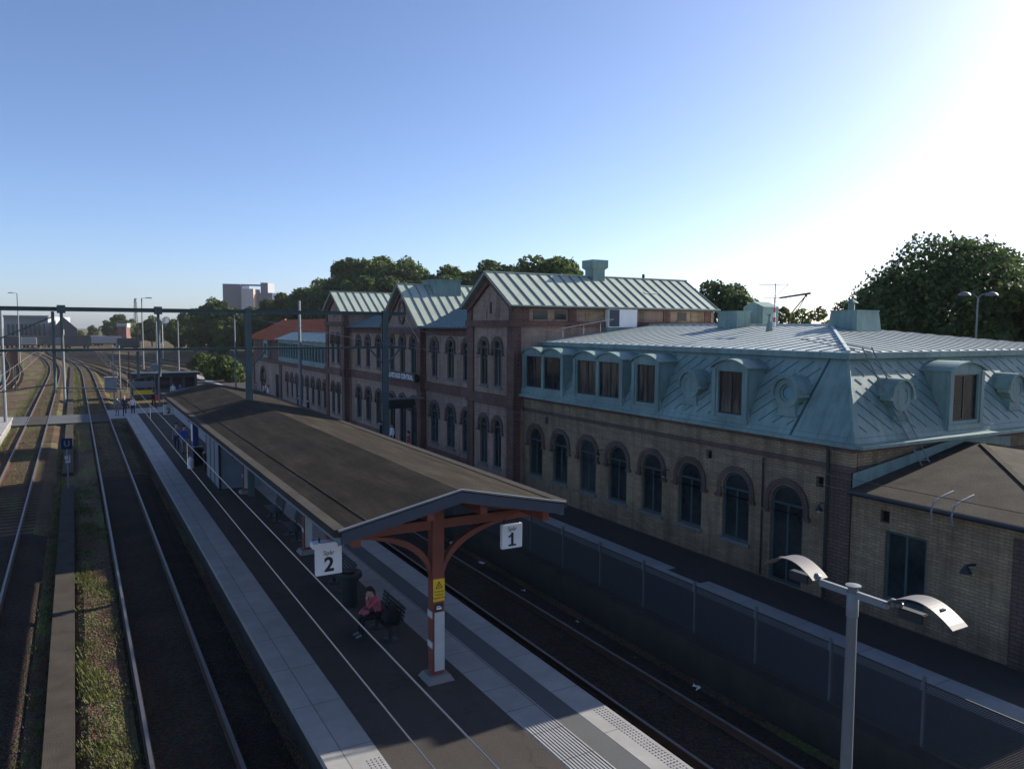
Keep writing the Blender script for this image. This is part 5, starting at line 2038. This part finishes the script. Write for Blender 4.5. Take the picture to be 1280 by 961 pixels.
m.box((5.2, 97, 2.5), (12.8, 100.5, 2.75))
m.build('roof', 'dark_metal', t)
m = MB()
m.box((5.5, 97.4, -0.2), (12.5, 100.2, 2.5))
m.build('wall', 'shed_dark', t)
for k in range(5):
    m = MB()
    m.box((5.8 + 1.35 * k, 97.36, 0.9), (6.8 + 1.35 * k, 97.4, 2.2))
    m.build('window', 'glass', t)

# ==================================================================== LITTER BY THE TRACK
for k, (x, y, s_) in enumerate(((12.45, 24.1, 0.22), (12.3, 20.9, 0.18), (12.1, 15.2, 0.3), (12.6, 13.2, 0.16), (12.7, 27.0, 0.15), (12.4, 17.9, 0.12))):
    m = MB()
    for q in range(3):
        c = Vector((x + rnd.uniform(-1, 1) * s_ * 0.4, y + rnd.uniform(-1, 1) * s_ * 0.4, -0.27))
        pts = [c + Vector((rnd.uniform(-1, 1) * s_ * 0.6, rnd.uniform(-1, 1) * s_ * 0.6, rnd.uniform(0, 0.12))) for _ in range(4)]
        m.hull(pts, [(0, 1, 2), (0, 2, 3), (0, 3, 1), (1, 3, 2)])
    tag(m.build('litter', 'white_paint'), 'scrap of pale paper litter lying beside the sunken track', 'litter', 'paper scraps beside the sunken track')

# ==================================================================== PEOPLE
def person(label, loc, face_deg, colors, pose='stand', hgt=1.72, hair='short', hair_col=(0.02, 0.016, 0.012), group=None, arms='down', bare=False):
    """colors: top, trousers, shoes; local frame faces +Y"""
    t = thing('person', label, 'person', loc, group)
    k = hgt / 1.72
    J = {'pel': (0, 0, 0.95), 'wai': (0, 0.0, 1.10), 'che': (0, 0.0, 1.30), 'nek': (0, 0.0, 1.46), 'hd0': (0, 0.025, 1.55), 'hd1': (0, 0.03, 1.66)}
    for sg, s in ((-1, 'l'), (1, 'r')):
        J['sho' + s] = (sg * 0.17, 0, 1.40)
        J['elb' + s] = (sg * 0.23, -0.02, 1.13)
        J['wri' + s] = (sg * 0.23, 0.07, 0.89)
        J['han' + s] = (sg * 0.225, 0.10, 0.79)
        J['hip' + s] = (sg * 0.09, 0, 0.90)
        J['kne' + s] = (sg * 0.10, 0.03, 0.50)
        J['ank' + s] = (sg * 0.10, -0.02, 0.09)
        J['toe' + s] = (sg * 0.12, 0.15, 0.04)
    if pose == 'walk':
        J['knel'], J['ankl'], J['toel'] = (-0.1, 0.18, 0.52), (-0.1, 0.22, 0.09), (-0.12, 0.38, 0.06)
        J['kner'], J['ankr'], J['toer'] = (0.1, -0.02, 0.50), (0.1, -0.30, 0.16), (0.12, -0.18, 0.04)
        J['elbl'], J['wril'], J['hanl'] = (-0.24, -0.12, 1.15), (-0.22, -0.10, 0.92), (-0.22, -0.07, 0.83)
        J['wrir'], J['hanr'] = (0.22, 0.18, 0.95), (0.21, 0.25, 0.88)
    if pose == 'sit':
        d = 0.42
        for n_ in ('pel', 'wai', 'che', 'nek', 'hd0', 'hd1'):
            x, y, z = J[n_]
            J[n_] = (x, y, z - d)
        J['che'] = (0, 0.06, 0.88)
        J['nek'] = (0, 0.13, 1.03)
        J['hd0'] = (0, 0.19, 1.11)
        J['hd1'] = (0, 0.24, 1.20)
        for sg, s in ((-1, 'l'), (1, 'r')):
            J['sho' + s] = (sg * 0.165, 0.09, 0.98)
            J['elb' + s] = (sg * 0.21, 0.16, 0.74)
            J['wri' + s] = (sg * 0.13, 0.36, 0.66)
            J['han' + s] = (sg * 0.08, 0.43, 0.64)
            J['hip' + s] = (sg * 0.09, 0.03, 0.52)
            J['kne' + s] = (sg * 0.11, 0.43, 0.50)
            J['ank' + s] = (sg * 0.10, 0.47, 0.09)
            J['toe' + s] = (sg * 0.11, 0.64, 0.045)
        if arms == 'chin':
            J['elbl'] = (-0.17, 0.30, 0.78)
            J['wril'] = (-0.08, 0.33, 1.00)
            J['hanl'] = (-0.055, 0.30, 1.07)
    bones = [('pel', 'wai'), ('wai', 'che'), ('che', 'nek'), ('nek', 'hd0'), ('hd0', 'hd1')]
    for s in 'lr':
        bones += [('che', 'sho' + s), ('sho' + s, 'elb' + s), ('elb' + s, 'wri' + s), ('wri' + s, 'han' + s), ('pel', 'hip' + s), ('hip' + s, 'kne' + s), ('kne' + s, 'ank' + s), ('ank' + s, 'toe' + s)]
    rad = {'pel': (0.15, 0.11), 'wai': (0.14, 0.10), 'che': (0.155, 0.11), 'nek': (0.055, 0.055), 'hd0': (0.08, 0.09), 'hd1': (0.075, 0.088),
           'sho': 0.062, 'elb': 0.046, 'wri': 0.03, 'han': 0.032, 'hip': 0.092, 'kne': 0.06, 'ank': 0.042, 'toe': 0.036}
    names = list(J)
    me = bpy.data.meshes.new('body')
    me.from_pydata([Vector(J[n_]) * k for n_ in names], [(names.index(a), names.index(c)) for a, c in bones], [])
    ob = bpy.data.objects.new('body', me)
    COL.objects.link(ob)
    ob.modifiers.new('skin', 'SKIN')
    for i, n_ in enumerate(names):
        r_ = rad.get(n_, rad.get(n_[:3]))
        me.skin_vertices[0].data[i].radius = (r_[0] * k, r_[1] * k) if isinstance(r_, tuple) else (r_ * k, r_ * k)
        me.skin_vertices[0].data[i].use_root = n_ == 'pel'
    ob.modifiers.new('sub', 'SUBSURF').levels = 1
    ob.modifiers['sub'].render_levels = 1
    dg = bpy.context.evaluated_depsgraph_get()
    m2 = bpy.data.meshes.new_from_object(ob.evaluated_get(dg))
    bpy.data.objects.remove(ob)
    m2.name = 'body'
    m2.materials.clear()
    for c in (M_['skin'], cloth(*colors[0]), cloth(*colors[1]), cloth(*colors[2])):
        m2.materials.append(c)
    part_of = {}
    for a, c in bones:
        key = c[:3]
        part_of[(a, c)] = {'wai': 1, 'che': 1, 'nek': 1, 'hd0': 0, 'hd1': 0, 'sho': 1, 'elb': 1, 'wri': 0 if bare else 1, 'han': 0, 'hip': 2, 'kne': 2, 'ank': 2, 'toe': 3}[key]
    for pl in m2.polygons:
        c0 = pl.center
        best, bi = 1e9, 1
        for (a, c), mi in part_of.items():
            A, B = Vector(J[a]) * k, Vector(J[c]) * k
            t_ = max(0, min(1, (c0 - A).dot(B - A) / max(1e-9, (B - A).length_squared)))
            d_ = (c0 - A - (B - A) * t_).length
            if d_ < best:
                best, bi = d_, mi
        pl.material_index = bi
        pl.use_smooth = True
    # face features, fingers: appended to the same mesh
    bm = bmesh.new()
    bm.from_mesh(m2)
    h1, h0 = Vector(J['hd1']) * k, Vector(J['hd0']) * k
    fw = Vector((0, 1, 0)) if pose != 'sit' else Vector((0, 0.9, -0.42)).normalized()
    up_ = Vector((1, 0, 0)).cross(fw)
    c = (h0 + h1) / 2
    rr = bmesh.ops.create_icosphere(bm, subdivisions=1, radius=0.018 * k, matrix=Matrix.Translation(c + fw * 0.095 * k))
    for sg in (-1, 1):
        bmesh.ops.create_icosphere(bm, subdivisions=1, radius=0.022 * k, matrix=Matrix.Translation(c + Vector((sg * 0.083 * k, 0, 0))))
        s = 'l' if sg < 0 else 'r'
        ha, wr = Vector(J['han' + s]) * k, Vector(J['wri' + s]) * k
        d_ = (ha - wr).normalized()
        sd2 = d_.cross(Vector((sg, 0.3, 0))).normalized()
        for q in range(5):
            if q < 4:
                st = ha + sd2 * (q - 1.5) * 0.019 * k
                en = st + d_ * (0.075, 0.088, 0.085, 0.065)[q] * k + Vector((-sg * 0.018, 0, 0)) * k
            else:
                st = (ha * 0.6 + wr * 0.4) + sd2 * 0.03 * k
                en = st + (d_ * 0.5 + sd2 * 0.8).normalized() * 0.06 * k
            dr = (en - st)
            mt = Matrix.Translation((st + en) / 2) @ dr.to_track_quat('Z', 'Y').to_matrix().to_4x4()
            bmesh.ops.create_cone(bm, cap_ends=True, segments=6, radius1=0.0095 * k, radius2=0.007 * k, depth=dr.length, matrix=mt)
    eyes0 = len(bm.faces)
    bm.to_mesh(m2)
    bm.free()
    o = bpy.data.objects.new('body', m2)
    COL.objects.link(o)
    o.parent = t
    # hair cap
    m = MB()
    n_ = 10
    hc = h1 * 0.75 + h0 * 0.25 - fw * 0.012 * k
    lat = 0.30 if hair == 'short' else 0.15
    rings = []
    for i in range(7):
        ph = PI * (0.5 - i * (0.5 + 0.08) / 6.0)
        rings.append(ph)
    bmh = bmesh.new()
    bmesh.ops.create_uvsphere(bmh, u_segments=14, v_segments=10, radius=1)
    for v in list(bmh.verts):
        w_ = v.co.z + (-0.9 * v.co.y if True else 0)
        if w_ < -0.25 and not (hair == 'long' and v.co.y < 0.15):
            bmh.verts.remove(v)
    for v in bmh.verts:
        q = v.co.copy()
        x_, y_, z_ = q.x * 0.098 * k, q.y * 0.112 * k, q.z * 0.112 * k
        if hair == 'long' and q.z < 0:
            z_ *= 2.1
            y_ -= 0.02 * k
        v.co = hc + Vector((x_, 0, 0)) + fw * y_ + up_ * z_
    mh = bpy.data.meshes.new('hair')
    bmh.to_mesh(mh)
    bmh.free()
    mh.materials.append(cloth('hair_%.2f' % hair_col[0], hair_col))
    mh.polygons.foreach_set('use_smooth', [True] * len(mh.polygons))
    oh = bpy.data.objects.new('cap' if hair == 'cap' else 'hair', mh)
    COL.objects.link(oh)
    oh.parent = t
    t.rotation_euler = (0, 0, math.radians(face_deg))
    return t


BK_ = ('black cloth', (0.012, 0.012, 0.014))
NV_ = ('navy cloth', (0.02, 0.028, 0.06))
WH_ = ('white cloth', (0.72, 0.72, 0.74))
PK_ = ('pink cloth', (0.40, 0.09, 0.12))
BL_ = ('blue cloth', (0.04, 0.09, 0.42))
GY_ = ('grey cloth', (0.16, 0.17, 0.19))
RD_ = ('red cloth', (0.45, 0.05, 0.07))

person('woman in a pink cardigan sitting on a bench with her hand at her face', (6.45, 18.1, PZ - 0.02), 90, (PK_, BK_, GY_), 'sit', 1.68, 'long', arms='chin')
bg = thing('handbag', 'black bag standing on the bench beside the woman in pink', 'bag', (6.62, 17.62, PZ + 0.455))
m = MB()
m.hull([(6.42, 17.42, 1.005), (6.82, 17.42, 1.005), (6.82, 17.84, 1.005), (6.42, 17.84, 1.005), (6.50, 17.48, 1.36), (6.74, 17.48, 1.36), (6.74, 17.78, 1.36), (6.50, 17.78, 1.36)],
       [(0, 3, 2, 1), (4, 5, 6, 7), (0, 1, 5, 4), (1, 2, 6, 5), (2, 3, 7, 6), (3, 0, 4, 7)])
m.build('body', BK_ and cloth(*BK_), bg, bevel=0.03)
m = MB()
m.tube([(6.62, 17.46 + 0.34 * q / 8, 1.35 + 0.13 * math.sin(PI * q / 8)) for q in range(9)], 0.012, 6)
m.build('handle', 'black', bg)
m = MB()
m.tube([(6.18, 18.02, 1.17), (6.12, 18.12, 1.12), (6.05, 18.18, 1.19)], [0.05, 0.09, 0.05], 8)
tag(m.build('food_bag', cloth(*PK_)), 'small reddish bag held in the lap of the seated woman', 'bag')

cz_ = 0.0
person('person in dark clothes with a white cap standing at the crossing', (3.75, 77.5, 0.03), 200, (NV_, NV_, BK_), 'stand', 1.8, 'cap', (0.8, 0.8, 0.8))
person('person in grey standing just left of the white cap wearer', (3.2, 78.3, 0.03), 150, (GY_, GY_, BK_), 'stand', 1.72)
person('person in a white shirt and dark trousers at the crossing', (4.45, 77.6, 0.05), 170, (WH_, NV_, BK_), 'stand', 1.72)
person('person in black walking near the notice board', (6.5, 82.0, 0.12), 220, (BK_, BK_, BK_), 'walk', 1.75)
bgr = MB()
bgr.hull([(6.62, 81.75, 0.95), (6.98, 81.75, 0.95), (6.98, 82.05, 0.95), (6.62, 82.05, 0.95), (6.66, 81.8, 1.45), (6.94, 81.8, 1.45), (6.94, 82.0, 1.45), (6.66, 82.0, 1.45)],
         [(0, 3, 2, 1), (4, 5, 6, 7), (0, 1, 5, 4), (1, 2, 6, 5), (2, 3, 7, 6), (3, 0, 4, 7)])
tag(bgr.build('shoulder_bag', 'red', bevel=0.04), 'red bag carried by the person in black near the notice board', 'bag')
person('person in white beyond the far end of the canopy', (9.4, 93.0, 0.0), 180, (WH_, NV_, BK_), 'stand', 1.8)
person('person in blue and white beside the other one in white beyond the canopy', (10.1, 92.5, 0.0), 160, (BL_, WH_, BK_), 'stand', 1.75)
person('person in a red shirt standing outside the station doors', (16.5, 40.9, PZ), 80, (RD_, NV_, BK_), 'stand', 1.75, bare=True)
person('person in dark clothes standing by the doors left of the red shirt', (16.9, 46.6, PZ), 60, (NV_, BK_, BK_), 'stand', 1.7)
person('person in a pale top standing by the station doors', (17.2, 45.4, PZ), 100, (WH_, BK_, BK_), 'stand', 1.65, 'long')
person('person in a white shirt, nearer one of the pair by the tiled wing', (16.8, 79.0, PZ), 60, (WH_, GY_, BK_), 'walk', 1.78)
person('person in a white shirt, farther one of the pair by the tiled wing', (16.9, 81.6, PZ), 60, (WH_, NV_, BK_), 'stand', 1.74)
person('person in a grey shirt left of the white shirted pair by the tiled wing', (16.6, 84.2, PZ), 90, (GY_, GY_, BK_), 'stand', 1.72)
person('person in black by the far arched windows of the tiled wing', (16.7, 63.5, PZ), 90, (BK_, BK_, BK_), 'stand', 1.7)
person('person in navy by the far arched windows of the tiled wing', (16.7, 66.5, PZ), 110, (NV_, NV_, BK_), 'stand', 1.7)
person('person in a bright blue shirt standing under the far part of the canopy', (5.55, 49.6, PZ), 200, (BL_, GY_, BK_), 'stand', 1.72)
person('person in dark grey beside the blue shirt under the canopy', (5.3, 51.0, PZ), 150, (GY_, NV_, BK_), 'stand', 1.74)

# departure board hung from the station wall
t = thing('departure_board', 'dark hanging departure board over the station platform', 'board', (16.8, 42.9, 3.3))
m = MB()
m.box((16.0, 42.75, 3.42), (17.6, 43.05, 3.95))
m.build('screen', 'dark_metal', t)
m = MB()
m.box((15.95, 42.7, 3.955), (18.2, 43.1, 4.03))
m.build('hood', 'galv_dull', t)

# ==================================================================== TREES
import numpy as np


def crown_mesh(name, seed, R, H, nb, nl, size, mat, squash=0.9):
    """leaf clumps spread over many small lobes inside an egg-shaped crown; base of crown at z=0"""
    rg = np.random.default_rng(seed)
    cs, rs = [], []
    for k in range(nb):
        th = rg.uniform(0, 2 * np.pi)
        u = rg.uniform(0.0, 1.0)
        prof = math.sin(math.pi * (0.12 + 0.80 * u)) ** 0.7
        rad = R * prof * math.sqrt(rg.uniform(0.25, 1.0)) * 0.80
        r_ = R * rg.uniform(0.20, 0.36)
        cs.append((rad * math.cos(th), rad * math.sin(th), H * (0.06 + 0.86 * u)))
        rs.append(r_)
    cs, rs = np.array(cs), np.array(rs)
    pick = rg.choice(nb, nl, p=rs ** 2 / np.sum(rs ** 2))
    d = rg.normal(size=(nl, 3))
    d /= np.linalg.norm(d, axis=1)[:, None]
    shell = rg.uniform(0.55, 1.0, nl) ** 0.5 * (1 + 0.07 * rg.normal(size=nl))
    p = cs[pick] + d * (rs[pick] * shell)[:, None] * np.array([1, 1, squash])
    nrm = d * 0.6 + rg.normal(size=(nl, 3)) * 0.6
    nrm /= np.linalg.norm(nrm, axis=1)[:, None]
    a = np.cross(nrm, rg.normal(size=(nl, 3)))
    a /= np.linalg.norm(a, axis=1)[:, None]
    b_ = np.cross(nrm, a)
    s = (size * rg.uniform(0.6, 1.3, nl))[:, None]
    v = np.stack([p - a * s, p - b_ * s * 0.7, p + a * s, p + b_ * s * 0.7], 1).reshape(-1, 3)
    me = bpy.data.meshes.new(name)
    me.vertices.add(4 * nl)
    me.vertices.foreach_set('co', v.ravel())
    me.loops.add(4 * nl)
    me.loops.foreach_set('vertex_index', np.arange(4 * nl))
    me.polygons.add(nl)
    me.polygons.foreach_set('loop_start', np.arange(0, 4 * nl, 4))
    me.materials.append(M_[mat])
    me.update(calc_edges=True)
    return me


def make_tree(name, label, loc, R, H, trunk_h, seed, nb=26, nl=6000, size=0.45, mat='leaf', group=None, cat='tree'):
    t = thing(name, label, cat, loc, group)
    o = bpy.data.objects.new('crown', crown_mesh('crown', seed, R, H, nb, nl, size, mat))
    COL.objects.link(o)
    o.parent = t
    o.location = (0, 0, trunk_h)
    m = MB()
    r_ = max(0.12, R * 0.07)
    m.tube([(0, 0, 0), (0.05 * R, 0, trunk_h), (0, 0.04 * R, trunk_h + H * 0.6)], [r_, r_ * 0.75, r_ * 0.2], 8)
    rg = random.Random(seed)
    for k in range(5):
        a = rg.uniform(0, 2 * PI)
        z = trunk_h + H * rg.uniform(0.0, 0.35)
        m.tube([(0, 0, z), (math.cos(a) * R * 0.35, math.sin(a) * R * 0.35, z + H * 0.15), (math.cos(a) * R * 0.7, math.sin(a) * R * 0.7, z + H * 0.28)], [r_ * 0.5, r_ * 0.3, r_ * 0.1], 6)
    me_o = m.build('trunk', 'trunk')
    me_o.parent = t
    return t


def at_px(px, dist, dpx=None):
    """direction of a picture column at this distance on the ground"""
    d = F + R1 * ((px - 640) / 959.27)
    d = Vector((d.x, d.y, 0)).normalized()
    return d * dist


def z_of(py, px, dist):
    d = F + R1 * ((px - 640) / 959.27) - U1 * ((py - 480.5) / 959.27)
    return 8.287 + dist * d.z / math.hypot(d.x, d.y)


# big dark tree at the right
c = at_px(1192, 66)
make_tree('broadleaf_tree', 'huge dark round crowned tree behind the wing at the right', (c.x, c.y, -0.3), 8.6, 13.2, 1.4, 3, 90, 88000, 0.165, 'leaf_dark')
c = at_px(1275, 60)
make_tree('broadleaf_tree', 'lighter smaller tree at the right edge beside the huge dark one', (c.x, c.y, -0.3), 4.2, 9.5, 2.2, 4, 36, 16000, 0.20, 'leaf')
c = at_px(907, 78)
make_tree('broadleaf_tree', 'airy tree between the near gabled pavilion and the roof vents', (c.x, c.y, -0.3), 4.6, 9.6, 3.2, 5, 34, 9500, 0.20, 'leaf_dark')
for k, (px, py, ds, R, nl, lab) in enumerate((
        (972, 377, 90, 3.6, 4500, 'small loose tree behind the antenna'),
        (1018, 380, 95, 4.2, 5000, 'small tree left of the roof chimney with a cowl'),
        (1066, 376, 84, 3.8, 5000, 'small tree between the cowled chimney and the huge dark tree'))):
    c = at_px(px, ds)
    zt_ = z_of(py, px, ds)
    make_tree('small_tree', lab, (c.x, c.y, -0.3), R, zt_ * 0.62, zt_ * 0.36, 20 + k, 18, nl, 0.22, 'leaf')

# tree belt behind the station: five shapes, repeated
protos = []
belt_px = [(258, 400), (300, 392), (322, 383), (343, 373), (362, 366), (384, 358), (405, 350), (425, 338), (446, 324), (462, 320), (484, 326), (506, 322), (528, 332), (549, 331), (570, 340), (588, 344),
           (610, 332), (626, 326), (650, 330), (668, 328), (688, 318), (704, 334), (724, 342), (742, 352)]
second = [(270, 415), (310, 405), (335, 395), (360, 388), (380, 378), (400, 372), (422, 362), (440, 352), (470, 345), (500, 345), (530, 350), (560, 355), (590, 360), (640, 350), (680, 345), (720, 356)]
kk = 0
for row, (lst, off) in enumerate(((belt_px, 1.0), (second, 0.86))):
    for (px, py) in lst:
        f_ = (px - 250) / 500
        ds = (310 * (1 - f_) + 125 * f_) * off
        zt_ = z_of(py, px, ds)
        c = at_px(px, ds)
        if kk < 5:
            H0 = 13.0
            pr_ = make_tree('broadleaf_tree', 'broadleaf tree in the dense green belt behind the station roofs', (c.x, c.y, -0.3), 6.0, H0, 3.0, 40 + kk, 40, 9500, 0.34, 'leaf', 'trees of the belt behind the station')
            protos.append(pr_)
            pr_.scale = (zt_ / 16.0,) * 3
            pr_.rotation_euler = (0, 0, rnd.uniform(0, 6.28))
        else:
            s_ = zt_ / 16.0
            dup(protos[kk % 5], (c.x, c.y, -0.3), rnd.uniform(0, 6.28), (s_ * rnd.uniform(0.95, 1.15), s_ * rnd.uniform(0.95, 1.15), s_))
        kk += 1

# trees around the yard on the left
yard = [(103, 412, 420), (118, 406, 430), (140, 396, 400), (150, 392, 390), (163, 398, 380), (178, 402, 360), (192, 394, 330), (205, 396, 330), (220, 398, 310), (236, 388, 300), (250, 384, 280), (268, 372, 240), (283, 376, 235), (296, 384, 240), (226, 410, 260), (245, 408, 250), (262, 402, 215), (282, 400, 205)]
for (px, py, ds) in yard:
    zt_ = z_of(py, px, ds)
    c = at_px(px, ds)
    s_ = zt_ / 16.0
    dup(protos[kk % 5], (c.x, c.y, -0.3), rnd.uniform(0, 6.28), (s_ * 1.0, s_ * 1.0, s_), 'tree in the uneven row beyond the yard sidings', 'trees beyond the yard sidings')
    kk += 1
# rounded hedge-like bush beside the tiled wing
for k, (px, py, ds, R, lab) in enumerate(((273, 443, 118, 2.6, 'clipped round bush left of the tiled wing'), (289, 450, 112, 2.2, 'smaller bush touching the tiled wing side of the clipped one'), (255, 440, 135, 2.8, 'dark bush at the end of the sidings'))):
    c = at_px(px, ds)
    zt_ = z_of(py, px, ds)
    make_tree('bush', lab, (c.x, c.y, -0.3), R, zt_ * 0.95, 0.15, 60 + k, 22, 4500, 0.16, 'leaf', None, 'bush')

# ==================================================================== FAR BUILDINGS AND ROLLING STOCK
def slab_at(px0, px1, py, ds, z0=-0.3, depth=20):
    a, c = at_px(px0, ds), at_px(px1, ds)
    return a, c, z_of(py, (px0 + px1) / 2, ds)


def far_block(mb, px0, px1, py, ds, depth, z0=-0.3, mi=0, mi_side=None):
    a, c, zt_ = slab_at(px0, px1, py, ds)
    back = (a + c).normalized() * depth + Vector((0.35 * depth, 0, 0))
    p = [a, c, c + back, a + back]
    mb.hull([Vector((q.x, q.y, z0)) for q in p] + [Vector((q.x, q.y, zt_)) for q in p], [(0, 3, 2, 1), (4, 5, 6, 7), (0, 1, 5, 4), (2, 3, 7, 6), (3, 0, 4, 7)], mi)
    i = len(mb.v)
    mb.hull([Vector((c.x, c.y, z0)), Vector((c.x + back.x, c.y + back.y, z0)), Vector((c.x + back.x, c.y + back.y, zt_)), Vector((c.x, c.y, zt_))], [(0, 1, 2, 3)], mi if mi_side is None else mi_side)


t = thing('grain_silo', 'distant grey silo towers joined by a high conveyor bridge', 'silo', at_px(310, 950))
m = MB()
far_block(m, 281, 303, 355, 950, 30)
m.build('tower', 'silo_dark', t)
m = MB()
far_block(m, 304, 319, 361, 940, 22, 0, 0, 1)
m.build('tower', ['silo_pale', 'silo_orange'], t)
m = MB()
far_block(m, 328, 337, 353.5, 950, 22, 0, 0, 1)
m.build('tower', ['silo_dark', 'silo_pale'], t)
m = MB()
far_block(m, 326, 342, 366, 945, 20)
m.build('annex', 'silo_dark', t)
m = MB()
a, c = at_px(281, 955), at_px(338, 955)
z = z_of(356.5, 310, 955)
m.bar((a.x, a.y, z), (c.x, c.y, z), 4, 1.8)
m.build('conveyor_bridge', 'silo_dark', t)

t = thing('warehouse', 'long grey warehouse at the far left behind the sidings', 'warehouse', at_px(35, 430))
m = MB()
far_block(m, 8, 63, 395.5, 430, 30)
m.build('wall', 'shed', t)
m = MB()
a, c = at_px(7, 428), at_px(64, 428)
z = z_of(395.3, 35, 428)
m.bar((a.x, a.y, z), (c.x, c.y, z), 3, 0.8)
m.build('roof_edge', 'galv_dull', t)
m = MB()
for k in range(9):
    far_block(m, 12 + 5.5 * k, 14 + 5.5 * k, 405, 427, 1.0, 3)
m.build('window_band', 'glass', t)
t = thing('engine_shed', 'dark gabled shed beside the grey warehouse', 'shed', at_px(85, 400))
a, c = at_px(71, 400), at_px(99, 400)
ze, zr = z_of(408, 85, 400), z_of(396, 85, 400)
mid = a * 0.62 + c * 0.38
bk = Vector((0, 40, 0))
m = MB()
m.prism([Vector((a.x, a.y, -0.3)), Vector((c.x, c.y, -0.3)), Vector((c.x, c.y, ze - 1)), Vector((mid.x, mid.y, zr)), Vector((a.x, a.y, ze))], bk)
m.build('hall', 'shed_dark', t)
m = MB()
far_block(m, 78, 82, 412, 398.5, 0.8)
m.build('gate', 'galv_dull', t)


def wagon(px, ds, ln, hgt, mat, label, group):
    c = at_px(px, ds)
    t = thing('freight_wagon', label, 'wagon', (c.x, c.y, -0.3), group)
    m = MB()
    m.box((c.x - ln / 2, c.y - 1.4, 0.9), (c.x + ln / 2, c.y + 1.4, hgt))
    m.box((c.x - ln / 2 + 0.2, c.y - 1.3, hgt), (c.x + ln / 2 - 0.2, c.y + 1.3, hgt + 0.25))
    m.build('body', mat, t)
    m = MB()
    m.box((c.x - ln / 2 - 0.3, c.y - 1.1, 0.55), (c.x + ln / 2 + 0.3, c.y + 1.1, 0.88))
    for q in (-0.38, -0.26, 0.26, 0.38):
        m.tube([(c.x + q * ln, c.y - 0.8, 0.15), (c.x + q * ln, c.y + 0.8, 0.15)], 0.46, 10)
    m.build('running_gear', 'dark_metal', t)
    return t


for k, (px, ds, ln, h, mat, lab) in enumerate(((4, 330, 12, 3.6, 'shed_dark', 'dark freight wagon at the left edge of the distant row'), (24, 332, 12, 3.2, 'shed', 'grey freight wagon second in the distant row'), (45, 334, 12, 3.6, 'shed_dark', 'dark freight wagon left of the mast in the distant row'),
                                               (68, 336, 12, 3.0, 'grey_blue', 'blue grey freight wagon behind the mast in the distant row'), (98, 318, 9, 4.2, 'shed_dark', 'tall dark wagon facing the curving tracks'),
                                               (112, 360, 13, 3.6, 'shed', 'grey wagon right of the tall dark one'), (135, 352, 11, 3.4, 'silo_pale', 'pale wagon under the yard trees'), (162, 300, 7, 3.4, 'shed_dark', 'short dark wagon in front of the yard trees'))):
    wagon(px, ds, ln, h, mat, lab, 'freight wagons in the far yard')
t = thing('brick_house', 'small distant red brick house with a pale gable under the yard trees', 'house', at_px(154, 372))
m = MB()
far_block(m, 149, 160, 408, 372, 10)
m.build('wall', 'brick_red', t)
m = MB()
far_block(m, 148, 161, 404, 372.5, 9, 7.2)
m.build('roof', 'shed', t)
t = thing('flag', 'white flag on a pole above the yard trees', 'flag', at_px(205, 210))
c = at_px(205, 210)
m = MB()
m.tube([(c.x, c.y, -0.3), (c.x, c.y, 10.5)], 0.08, 6)
m.build('pole', 'white_paint', t)
m = MB()
m.hull([(c.x, c.y, 8.6), (c.x + 0.7, c.y - 0.1, 8.7), (c.x + 1.5, c.y, 9.0), (c.x + 1.5, c.y, 10.3), (c.x + 0.7, c.y - 0.1, 10.0), (c.x, c.y, 10.1),
        (c.x, c.y + 0.03, 8.6), (c.x + 0.7, c.y - 0.07, 8.7), (c.x + 1.5, c.y + 0.03, 9.0), (c.x + 1.5, c.y + 0.03, 10.3), (c.x + 0.7, c.y - 0.07, 10.0), (c.x, c.y + 0.03, 10.1)],
       [(0, 1, 4, 5), (1, 2, 3, 4), (6, 11, 10, 7), (7, 10, 9, 8), (0, 6, 7, 1), (1, 7, 8, 2), (2, 8, 9, 3), (3, 9, 10, 4), (4, 10, 11, 5), (5, 11, 6, 0)])
m.build('cloth', 'white_paint', t)
t = thing('crane', 'thin distant crane jib above the small trees', 'crane', at_px(985, 240))
a, c = at_px(986, 240), at_px(1004, 240)
m = MB()
m.tube([(a.x, a.y, z_of(392, 986, 240)), (c.x, c.y, z_of(369, 1004, 240))], 0.18, 5)
m.tube([(a.x + 2, a.y, z_of(392, 994, 240)), (c.x, c.y, z_of(369, 1004, 240))], 0.12, 5)
m.lathe((c.x, c.y, z_of(370, 1004, 240)), [(0.3, -0.3), (0.4, 0.2), (0.1, 0.5)], 8)
m.build('jib', 'dark_metal', t)
m = MB()
m.tube([(a.x, a.y, -0.3), (a.x, a.y, z_of(391, 986, 240))], 0.9, 8)
m.build('tower', 'galv_dull', t)

# ==================================================================== HAZE
hz, hnt, hb_ = new_mat('evening haze')
hnt.nodes.remove(hb_)
pv = nd(hnt, 'ShaderNodeVolumePrincipled')
pv.inputs['Color'].default_value = (0.85, 0.92, 1.0, 1)
pv.inputs['Density'].default_value = 0.00009
pv.inputs['Anisotropy'].default_value = 0.0
hnt.links.new(pv.outputs[0], hnt.nodes['Material Output'].inputs['Volume'])
M_['haze'] = hz
b = MB()
b.box((-1550, -90, -1.5), (1550, 1950, 66))
setting(b.build('haze', 'haze'), 'thin bluish evening haze over the whole station', 'stuff')
